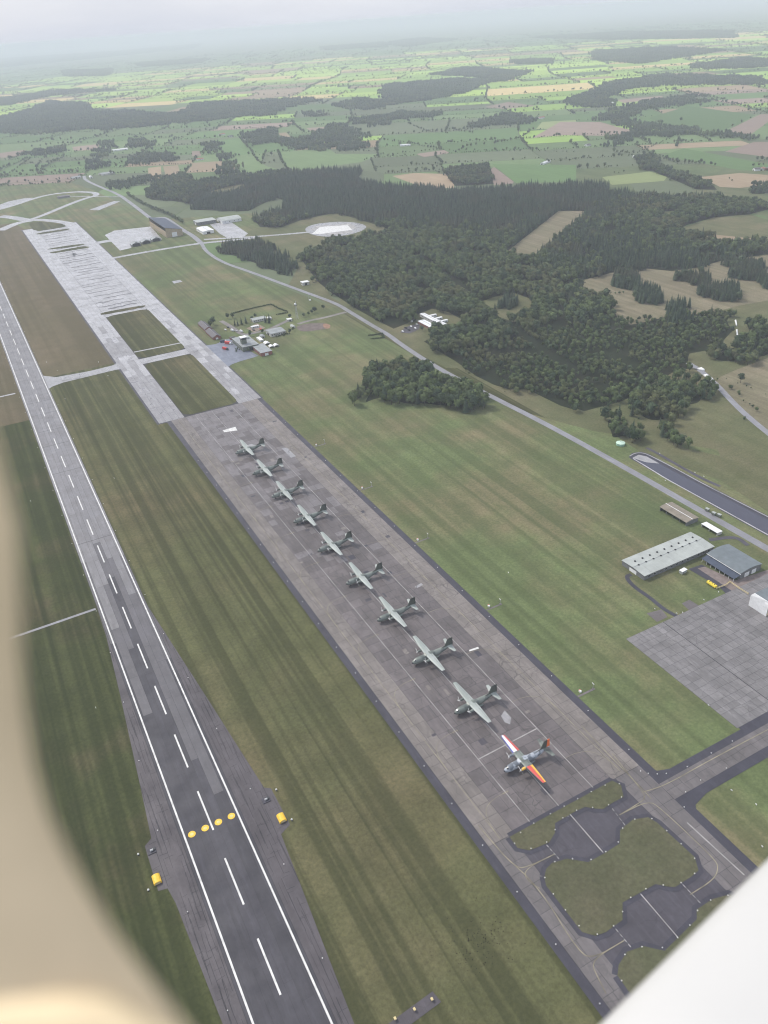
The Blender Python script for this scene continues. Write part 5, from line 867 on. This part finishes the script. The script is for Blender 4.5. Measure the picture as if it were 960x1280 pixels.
# masts
o = empty('radar_mast', (412.4, 1095.8, .1))
for i in range(4):
    a = i*math.pi/2 + .8; mb = MB(); mb.tube((2.2*math.cos(a), 2.2*math.sin(a), 0), (.9*math.cos(a), .9*math.sin(a), 21), .16, .12, 6); mb.build('leg', METAL, o)
for k in range(6):
    z = 2 + 3.4*k; r_ = 2.2 - 1.3*z/21; mb = MB()
    for i in range(4): a = i*math.pi/2 + .8; b = a + math.pi/2; z2 = z + 3.2; r2 = 2.2 - 1.3*z2/21; mb.tube((r_*math.cos(a), r_*math.sin(a), z), (r2*math.cos(b), r2*math.sin(b), z2), .08, .08, 5)
    mb.build('brace', METAL, o)
mb = MB(); mb.box((0, 0, 21.2), (4.6, 4.6, .4)); mb.build('platform', WM['dark'], o); mb = MB(); mb.box((-.4, 0, 22.5), (2.4, 3.4, 2.2)); mb.build('equipment_cabin', WM['white'], o); mb = MB(); mb.tube((.6, 0, 23.6), (.6, 0, 27), .5, .3, 8); mb.build('antenna', METAL, o)
tag(o, 'tall lattice radar mast with white cabin beside the access road', 'mast')
o = empty('antenna_mast', (463.7, 1170.6, .1)); mb = MB(); mb.tube((0, 0, 0), (0, 0, 13), .22, .1, 6); mb.build('pole', METAL, o); mb = MB(); mb.tube((-1.5, 0, 12), (1.5, 0, 12), .08, .08, 5); mb.build('crossarm', METAL, o); mb = MB(); mb.box((1.5, -2, 1), (2.4, 2.4, 2)); mb.build('base_cabinet', WM['white'], o); tag(o, 'slender antenna mast standing in the grass by the perimeter road', 'mast')
# white sheeting and stored bales
for k, (pts, lab) in enumerate((([(727.2,617.9),(733.2,617.4),(731.3,609.5),(727.6,607.6)], 'short white plastic-covered clamp beside the country road'), ([(719.0,601.0),(723.1,600.3),(718.2,584.6),(711.5,580.7),(713.7,590.1)], 'long white plastic-covered clamp beside the country road'), ([(894.1,710.7),(897.0,710.6),(879.6,693.2),(877.2,693.1)], 'white covered heap farther up the forest lane'), ([(867.3,684.7),(869.9,684.7),(845.4,661.3),(843.9,662.4)], 'white covered heap lower on the forest lane'))):
    mb = MB(); cxy = np.array(pts).mean(0); mb.rings([[(x, y, .2) for x, y in pts], [(cxy[0] + (x - cxy[0])*.8, cxy[1] + (y - cxy[1])*.8, 1.6) for x, y in pts], [(cxy[0] + (x - cxy[0])*.35, cxy[1] + (y - cxy[1])*.35, 2.1) for x, y in pts]]); tag(mb.build('silage_clamp', WM['white'], None, True), lab, 'clamp', 'white covered heaps')
mb = MB()
for x, y in zip(RNG.normal(118, 9, 130), RNG.normal(176, 7, 130)):
    r_ = random.uniform(.15, .38); mb.rings([[(x + r_*a, y + r_*c_, .12) for a, c_ in n8[::2]], [(x + r_*.4*a, y + r_*.4*c_, .12 + r_*.7) for a, c_ in n8[::2]]])
tag(mb.build('molehills', paint('fresh_soil', (.03,.024,.018), .95, .05, .2)), 'dark molehills sprinkled over the yellowed grass', 'molehills', kind='stuff')
# single trees
for (x, y, kd, s_, lab) in ((734.2, 560.7, 5, .8, 'lone round tree on the dry meadow beside the country road'), (713, 555, 9, 1.2, 'low bush at the edge of the country road below the white clamps'), (662, 492.8, 9, 1.0, 'single small bush close to the country road ditch'), (534.8, 934.4, 5, .55, 'round bush beside the forest car park'),
        (298.9, 1149.8, 4, .95, 'broad dark tree behind the brick houses'), (292, 1141, 0, .75, 'smaller leafy tree between the brick houses and a broad tree'), (326, 1163, 5, .6, 'dark round tree in the enclosure corner'), (333, 1161, 5, .65, 'dark round tree paired with the enclosure corner tree'),
        (324.2, 1124.6, 6, .62, 'slim conifer at the access-road end of a row of four'), (328.4, 1124.1, 7, .6, 'second slim conifer from the access road in a row of four'), (334.4, 1123.4, 6, .68, 'third slim conifer from the access road in a row of four'), (341.7, 1125.2, 8, .72, 'tallest slim conifer, last of the row of four'),
        (362.3, 1141, 4, .5, 'dark tree behind the long house'), (367, 1110, 6, .7, 'conifer at the corner of the long house and courtyard'), (371, 1104, 8, .75, 'bulky conifer beside the brown courtyard'), (376, 1117, 7, .6, 'conifer at the gable of the long house'),
        (424, 1098, 4, .5, 'first round tree along the access road from the radar mast'), (433, 1100, 4, .5, 'second round tree along the access road from the radar mast'), (446, 1106, 5, .68, 'largest round tree on the access road'), (440, 1103, 4, .55, 'round tree next to the largest one on the access road'), (463, 1112, 5, .55, 'last round tree before the perimeter road'),
        (301, 1062, 4, .45, 'small tree between the fire engine and the operations block'), (327, 1066, 5, .5, 'tree at the rear corner of the operations block'), (331, 1078, 4, .42, 'small tree in front of the brown courtyard'), (346, 1066, 5, .45, 'tree beside the office on the courtyard side'), (378, 1040, 4, .55, 'bushy tree at the outer corner of the office'), (386, 1048, 0, .5, 'leafy tree between office and radar mast'), (404, 1104, 5, .55, 'tree behind the small white-roofed hut'), (355, 1136, 5, .45, 'low tree at the blind gable of the long house'), (300, 1018, 0, .42, 'small tree on the runway side of the operations block'), (304, 1008, 4, .4, 'small tree at the near corner of the brick annexe')):
    make_tree(x, y, kd, s_, lab, None)
hedge = [(335.6,1186.3),(358.2,1190.2),(381.6,1190.6),(405.8,1187.5)] ; hb = []
for pts in ([(339.4,1183.3),(360.3,1186.6),(384.2,1188.5),(406.2,1188.5)], [(406.2,1188.5),(408.4,1159.7),(412.8,1137.5)], [(394.7,1133.5),(412.2,1131.9)], [(465.4,961.5),(484.2,958.2),(477.1,941.6),(461.7,947.9)]):
    for a, b in zip(pts[:-1], pts[1:]):
        for i in range(26): f = i/26.; hb.append((a[0]+(b[0]-a[0])*f + random.uniform(-1,1), a[1]+(b[1]-a[1])*f + random.uniform(-1,1)))
for x, y in [(360.4,1042.4),(367.5,1044.8),(373.0,1043.2),(364.3,1044.6),(368.2,1039.0),(291.9,1022.1),(300.6,1018.0),(307.9,1022.1)]: 
    for i in range(7): hb.append((x + random.uniform(-4, 4), y + random.uniform(-6, 6)))
hb = np.array(hb); woods('garden_hedges', 'low hedges round the airfield enclosure', hb, np.full(len(hb), 9), np.full(len(hb), .55), 'hedge')

# ------------------------------------------------------------------ the transports
def camo(name, a, c, scale=.16, lo=.46, hi=.54, rough=.42):
    m, t, b = nodes(name); v = coords(t, obj=True); oi = N(t, 'ObjectInfo')
    col = mix(t, noise(t, v, scale, 2, .5, lo, hi), a, c); col = mix(t, math_(t, 'MULTIPLY', oi.outputs['Random'], .3), col, tuple(x * .55 for x in a)); col = mix(t, math_(t, 'MULTIPLY', noise(t, v, 1.4, 5, .7), .25), col, tuple(x * .6 for x in a)); fin(t, b, col, rough, .5); return m
CAMO = camo('camouflage_paint', (.12,.14,.13), (.22,.25,.225)); CAMO_D = camo('dark_camouflage_paint', (.055,.062,.055), (.105,.12,.10)); CAMO_W = camo('sheen_wing_paint', (.33,.37,.35), (.42,.455,.435), .12, .4, .6, .45); CAMO_S = camo('feather_livery', (.16,.18,.21), (.46,.50,.56), .3, .42, .5)  # wing camouflage lightened to carry sky reflection in its colour
BLUE = paint('blue_paint', (.035,.05,.33), .4, .5, .06); WHITE = paint('gloss_white', (.78,.78,.8), .4, .5, .05); REDP = paint('red_paint', (.60,.09,.08), .4, .5, .06); GOLD = paint('gold_paint', (.85,.50,.08), .4, .5, .06); BLACK = paint('black_paint', (.02,.02,.025), .45, .5, .1); ORANGE = paint('orange_paint', (.85,.18,.04), .4, .5, .06); SPIN = paint('propeller_grey', (.62,.62,.62), .4, .5, .1)
FUS = [(0, 2.75, .25, .25), (.25, 2.72, .62, .58), (.8, 2.75, 1.1, 1.05), (1.8, 2.92, 1.6, 1.62), (3.2, 3.15, 1.98, 2.08), (5, 3.25, 2.12, 2.22), (8, 3.3, 2.16, 2.25), (18, 3.3, 2.16, 2.25), (20.5, 3.55, 2.08, 2.02), (23.5, 4.05, 1.75, 1.6), (27, 4.6, 1.25, 1.1), (30, 4.95, .75, .72), (32.2, 5.2, .25, .35)]
def ring_at(x, zc, a, b, n=20): return [(x, a*math.cos(t_), zc + b*math.sin(t_)) for t_ in [2*math.pi*i/n for i in range(n)]]
AIR = [(0, 0), (.04, .055), (.15, .095), (.38, .105), (.68, .065), (1, .008)]
def wing_mesh(side, stations, special):
    mb = MB(); rings = []
    for (y, le, ch, z) in stations:
        top = [(le + ch*f, side*y, z + ch*th) for f, th in AIR]; bot = [(le + ch*f, side*y, z - ch*th*.45) for f, th in AIR[::-1][:-1]]
        rings.append(top + bot)
    n = len(rings[0])
    for k in range(len(rings) - 1):
        for i in range(n):
            j = (i + 1) % n
            if special and stations[k][0] > 6 and i < len(AIR) - 1: mb.cur = 1 + (0 if AIR[i][0] < .15 else 1 if AIR[i][0] < .5 else 2)
            else: mb.cur = 0
            mb.add([rings[k][i], rings[k][j], rings[k+1][j], rings[k+1][i]], [(0,1,2,3) if side < 0 else (3,2,1,0)])
    mb.cur = 0; mb.add(rings[-1], [tuple(range(n))])
    return mb
def transport(special, seed):
    o = empty('transport_aircraft'); fm = CAMO_S if special else CAMO; wm = CAMO if special else CAMO_W
    mb = MB(); mb.rings([ring_at(*s_) for s_ in FUS[1:]]); fu = mb.build('fuselage', fm, o, True)
    mb = MB(); mb.rings([ring_at(*s_) for s_ in [(-.05, 2.75, .12, .12), (.1, 2.74, .45, .42), (.32, 2.72, .72, .68)]]); mb.build('radome', BLACK, o, True)
    mb = MB()
    for a0, a1 in ((.28, .44), (.44, .56), (.56, .72)):
        r1 = [(1.55, 1.56*math.cos(math.pi*a), 2.88 + 1.60*math.sin(math.pi*a)) for a in (a0, a1)]; r2 = [(2.6, 1.86*math.cos(math.pi*a), 3.04 + 1.94*math.sin(math.pi*a)) for a in (a1, a0)]
        mb.add(r1 + r2, [(0,1,2,3)])
    mb.build('windscreen', GLASS, fu)
    for s_ in (-1, 1):
        st = [(0, 10.4, 4.9, 5.55), (6.2, 10.4, 4.9, 5.62), (12, 10.95, 3.95, 5.78), (20, 11.75, 2.45, 6.0)]
        mats = [wm] + ([BLUE, WHITE, REDP] if s_ > 0 else [BLACK, REDP, GOLD]) if special else [wm]
        wo = wing_mesh(s_, st, special).build('wing', mats, o)
        for (y0, y1) in ((1.8, 4.6), (6.4, 11.6), (12, 19.2)):      # flap and aileron gaps
            mb = MB(); f = lambda y: 15.3 - max(0, y - 6.2) * (15.3 - 14.2) / 13.8
            z0 = 5.62 + max(0, y0 - 6.2)*.027; z1 = 5.62 + max(0, y1 - 6.2)*.027
            c0 = 4.9 - max(0, y0 - 6.2)*.1775; c1 = 4.9 - max(0, y1 - 6.2)*.1775
            mb.add([(f(y0) - c0*.27, s_*y0, z0 + .30*c0/4.9 + .05), (f(y1) - c1*.27, s_*y1, z1 + .30*c1/4.9 + .05), (f(y1) - c1*.245, s_*y1, z1 + .28*c1/4.9 + .05), (f(y0) - c0*.245, s_*y0, z0 + .28*c0/4.9 + .05)], [(0,1,2,3)])
            mb.build('flap_gap', BLACK, wo)
        y = 5.7*s_; mb = MB(); mb.rings([ring_at(x, z, a, b, 12) for x, z, a, b in ((7.7, 5.0, .55, .55), (8.3, 5.0, .78, .78), (10, 5.05, .85, .88), (12.4, 5.1, .78, .72), (14.6, 5.3, .25, .22))])
        for i in range(len(mb.v)): mb.v[i] = (mb.v[i][0], mb.v[i][1] + y, mb.v[i][2])
        mb.build('engine_nacelle', (GOLD if s_ < 0 else fm) if special else fm, o, True)
        pr = bpy.data.objects.new('propeller', None); pr.location = (7.45, y, 5.0); pr.rotation_euler = (random.uniform(0, 1.5), 0, 0); link(pr, o); pr.empty_display_size = .3
        mb = MB(); mb.rings([ring_at(x, 0, r_, r_, 10) for x, r_ in ((-.6, .06), (-.4, .3), (0, .48), (.25, .5))]); mb.build('spinner', SPIN, pr, True)
        for k in range(4):
            a = k*math.pi/2; d = Vector((0, math.cos(a), math.sin(a))); e = Vector((.35, -math.sin(a)*.9, math.cos(a)*.9)).normalized(); nn = d.cross(e); mb = MB(); rg = []
            for r_, wd in ((.4, .16), (1.0, .24), (1.9, .27), (2.6, .2), (2.75, .08)):
                p = d*r_; rg.append([p + e*wd + nn*.03, p - e*wd + nn*.03, p - e*wd - nn*.03, p + e*wd - nn*.03])
            mb.rings(rg); mb.build('blade', SPIN, pr)
        st = [(0, 27.2, 4.0, 5.35), (2.6, 27.6, 3.5, 5.4), (7.25, 28.9, 1.9, 5.5)]
        wing_mesh(s_, st, False).build('tailplane', wm, o)
        mb = MB(); mb.rings([ring_at(x, 1.55, a, b, 12) for x, a, b in ((10.6, .1, .1), (11.6, .7, .65), (13.5, .95, .85), (17.5, .95, .85), (19.5, .55, .5), (20.6, .1, .1))])
        for i in range(len(mb.v)): mb.v[i] = (mb.v[i][0], mb.v[i][1] + 2.15*s_, mb.v[i][2])
        mb.build('gear_fairing', fm, o, True)
        for x in (13.6, 15.6): mb = MB(); mb.tube((x, s_*1.9, .55), (x, s_*2.5, .55), .55, .55, 14); mb.build('wheel', TYRE, o)
        mb = MB(); mb.tube((3.6, s_*.18, .42), (3.6, s_*.48, .42), .42, .42, 12); mb.build('nose_wheel', TYRE, o)
    def plate(pts, th, name, m):
        mb = MB(); mb.rings([[(x, -th, z) for x, z in pts], [(x, th, z) for x, z in pts]]); return mb.build(name, m, o)
    plate([(22.5, 5.5), (25.8, 6.6), (28.2, 11.4), (28.8, 11.65), (30.3, 11.65), (29.95, 5.5)], .17, 'fin', CAMO_D)
    plate([(30.0, 5.5), (30.35, 11.6), (31.9, 11.5), (32.3, 5.7)], .13, 'rudder', ORANGE if special else CAMO_D)
    mb = MB(); mb.tube((3.6, 0, .5), (3.4, 0, 1.6), .14, .14, 8); mb.build('nose_strut', METAL, o)
    mb = MB(); mb.rings([[(9.8, -1.9, 4.4), (9.8, 1.9, 4.4), (9.8, 1.2, 5.5), (9.8, -1.2, 5.5)], [(10.8, -2.2, 4.6), (10.8, 2.2, 4.6), (10.8, 1.6, 6.0), (10.8, -1.6, 6.0)], [(15.2, -2.2, 4.6), (15.2, 2.2, 4.6), (15.2, 1.4, 5.9), (15.2, -1.4, 5.9)], [(18.2, -1.2, 4.9), (18.2, 1.2, 4.9), (18.2, .6, 5.5), (18.2, -.6, 5.5)]]); mb.build('wing_fairing', fm, o)
    return o
LB = ['transport with blue, white, red and black, red, gold striped wings and orange rudder', 'green camouflaged twin-propeller transport parked next to the striped-wing one', 'green camouflaged transport, third in the row counting the striped-wing one first', 'green camouflaged transport, fourth in the row counting the striped-wing one first', 'green camouflaged transport, fifth in the row counting the striped-wing one first', 'green camouflaged transport, sixth in the row counting the striped-wing one first', 'green camouflaged transport, seventh in the row counting the striped-wing one first', 'green camouflaged transport, eighth in the row counting the striped-wing one first', 'green camouflaged transport, next to last in the row from the striped-wing one', 'green camouflaged transport at the far end of the row from the striped-wing one']
sp = transport(True, 0); gn = transport(False, 1)
for k, y in enumerate(YP):
    o = sp if k == 0 else gn if k == 1 else copy_tree(gn)
    o.location = (186.6 + random.uniform(-.4, .4), y + random.uniform(-.5, .5), .36); o.rotation_euler = (0, 0, R(random.uniform(-1.3, 1.3)))
    tag(o, LB[k], 'aircraft', 'transports in a row on the apron')
    for c_ in o.children:
        if c_.name.startswith('propeller'): c_.rotation_euler = (random.uniform(0, 1.57), 0, 0)
# small dark jet far up the old apron
o = empty('parked_jet', (198.6, 1772, .36), R(80)); mb = MB(); mb.rings([ring_at(x, z, a, b, 12) for x, z, a, b in ((-8, 1.9, .1, .1), (-6, 2, .55, .6), (-3, 2.2, .9, .95), (3, 2.2, 1.2, 1.0), (8, 2.1, .9, .8))]); mb.build('fuselage', BLACK, o, True)
for s_ in (-1, 1):
    mb = MB(); mb.rings([[(-1, s_*.8, 2.0), (6, s_*.8, 2.0), (6, s_*.8, 2.2), (-1, s_*.8, 2.2)], [(4, s_*5.6, 2.05), (6, s_*5.6, 2.05), (6, s_*5.6, 2.15), (4, s_*5.6, 2.15)]]); mb.build('wing', BLACK, o)
    mb = MB(); mb.rings([[(4.5, s_*.9, 2.6), (8.2, s_*.9, 2.6), (8.2, s_*1.1, 2.6), (4.5, s_*1.1, 2.6)], [(7, s_*1.6, 5.6), (8.6, s_*1.6, 5.6), (8.6, s_*1.7, 5.6), (7, s_*1.7, 5.6)]]); mb.build('tail_fin', BLACK, o)
    mb = MB(); mb.tube((2.5, s_*1.2, .5), (2.5, s_*1.5, .5), .5, .5, 10); mb.build('wheel', TYRE, o); mb = MB(); mb.tube((2.5, s_*1.2, .5), (2.5, s_*1.0, 1.6), .12, .12, 6); mb.build('gear_leg', METAL, o)
mb = MB(); mb.tube((-5, 0, .4), (-5, 0, 1.6), .12, .12, 6); mb.build('nose_leg', METAL, o); mb = MB(); mb.tube((-5, -.15, .4), (-5, .15, .4), .4, .4, 10); mb.build('nose_wheel', TYRE, o)
mb = MB(); mb.rings([ring_at(x, 2.75, a, b, 10) for x, a, b in ((-5, .1, .1), (-4, .45, .5), (-2, .5, .55), (-.8, .15, .2))]); mb.build('canopy', GLASS, o, True)
tag(o, 'small dark jet parked by a grass bar on the old apron', 'aircraft')

# ------------------------------------------------------------------ the photographer's own aircraft
own = empty('own_aircraft', (CAM.x, CAM.y, CAM.z - 8))
WG = paint('white_wing_skin', (.53,.53,.523), .5, .3, .03, .3)
e0, e1 = [Vector((*q, 366.6)) for q in [(10.1,3.3),(1.1,2.0)]]
dv = (e1 - e0).normalized(); nv = Vector((-dv.y, dv.x, 0)); nv = nv if nv.dot(Vector((right.x, right.y, 0)) - Vector((up.x, up.y, 0))) > 0 else -nv
base = own.location; mb = MB(); rg = []
for f in (0, .25, .5, .75, 1):
    p = e0 + (e1 - e0) * f - base; rg.append([tuple(p + nv*u_ + Vector((0, 0, z))) for u_, z in ((0, 0), (.05, .10), (.22, .2), (.7, .34), (1.8, .46), (3.4, .42), (5.6, .12), (5.6, .06), (3.0, -.2), (1.2, -.3), (.3, -.2), (.06, -.1))])
mb.rings(rg); mb.build('wing', WG, own, True)
TAN = paint('tan_glare', (.72,.575,.39), .75, .2, .10, 2.5)
pp = [(-0.048,1.798,373.131),(-0.118,1.767,373.037),(-0.181,1.714,372.915),(-0.228,1.651,372.792),(-0.277,1.591,372.669),(-0.321,1.536,372.560),(-0.353,1.476,372.450),(-0.379,1.413,372.339),(-0.389,1.340,372.228),(-0.382,1.269,372.129),(-0.361,1.195,372.037),(-0.333,1.126,371.958),(-0.297,1.049,371.871),(-0.252,0.957,371.770),(-0.190,0.847,371.654)]
rr = [.03, .105, .18, .23, .245, .255, .26, .265, .27, .275, .275, .27, .27, .27, .27]; mb = MB(); rg = []
for i, p in enumerate(pp):
    p = Vector(p); a = Vector(pp[max(0, i-1)]); b = Vector(pp[min(len(pp)-1, i+1)]); d = (b - a).normalized(); u_ = d.cross(fwd).normalized(); w_ = d.cross(u_)
    rg.append([tuple(p - base + (u_*math.cos(t_) + w_*math.sin(t_)*.6)*rr[i]*.8) for t_ in [2*math.pi*k/16 for k in range(16)]])
mb.rings(rg); mb.build('glare_shape', TAN, own, True)  # solid tan shape added in place of the window glare
sp_ = [(-0.735,1.209,371.983),(-0.537,1.126,372.003),(-0.343,1.036,372.010),(-0.228,0.965,371.989),(-0.141,0.878,371.924),(-0.081,0.778,371.822)]; mb = MB(); rg = []
for i, p in enumerate(sp_):
    p = Vector(p); d = (Vector(sp_[min(5, i+1)]) - Vector(sp_[max(0, i-1)])).normalized(); u_ = d.cross(fwd).normalized(); w_ = d.cross(u_)
    rg.append([tuple(p - base + (u_*math.cos(t_) + w_*math.sin(t_)*.7)*.085) for t_ in [2*math.pi*k/14 for k in range(14)]])
mb.rings(rg); mb.build('glare_foot', paint('cream_glare', (.86,.70,.46), .6, .3, .12, 6), own, True)  # cream shape added for the brighter lower end of the glare
tag(own, 'white wing and added tan window-glare shape of the aircraft carrying the camera', 'aircraft')

# ------------------------------------------------------------------ haze
mh = bpy.data.materials.new('haze_air'); mh.use_nodes = True; t = mh.node_tree; t.nodes.remove(t.nodes['Principled BSDF'])
pv = t.nodes.new('ShaderNodeVolumePrincipled'); pv.inputs['Density'].default_value = 1.0e-4; pv.inputs['Color'].default_value = (.84, .90, 1, 1); pv.inputs['Anisotropy'].default_value = 0.0
t.links.new(pv.outputs[0], t.nodes['Material Output'].inputs['Volume'])
mb = MB(); mb.box((0, (G - 3000) / 2, 193), (2 * G + 400, G + 3400, 390)); hz = mb.build('haze', mh); tag(hz, 'thin pale haze lying over the whole countryside', 'haze', kind='stuff')
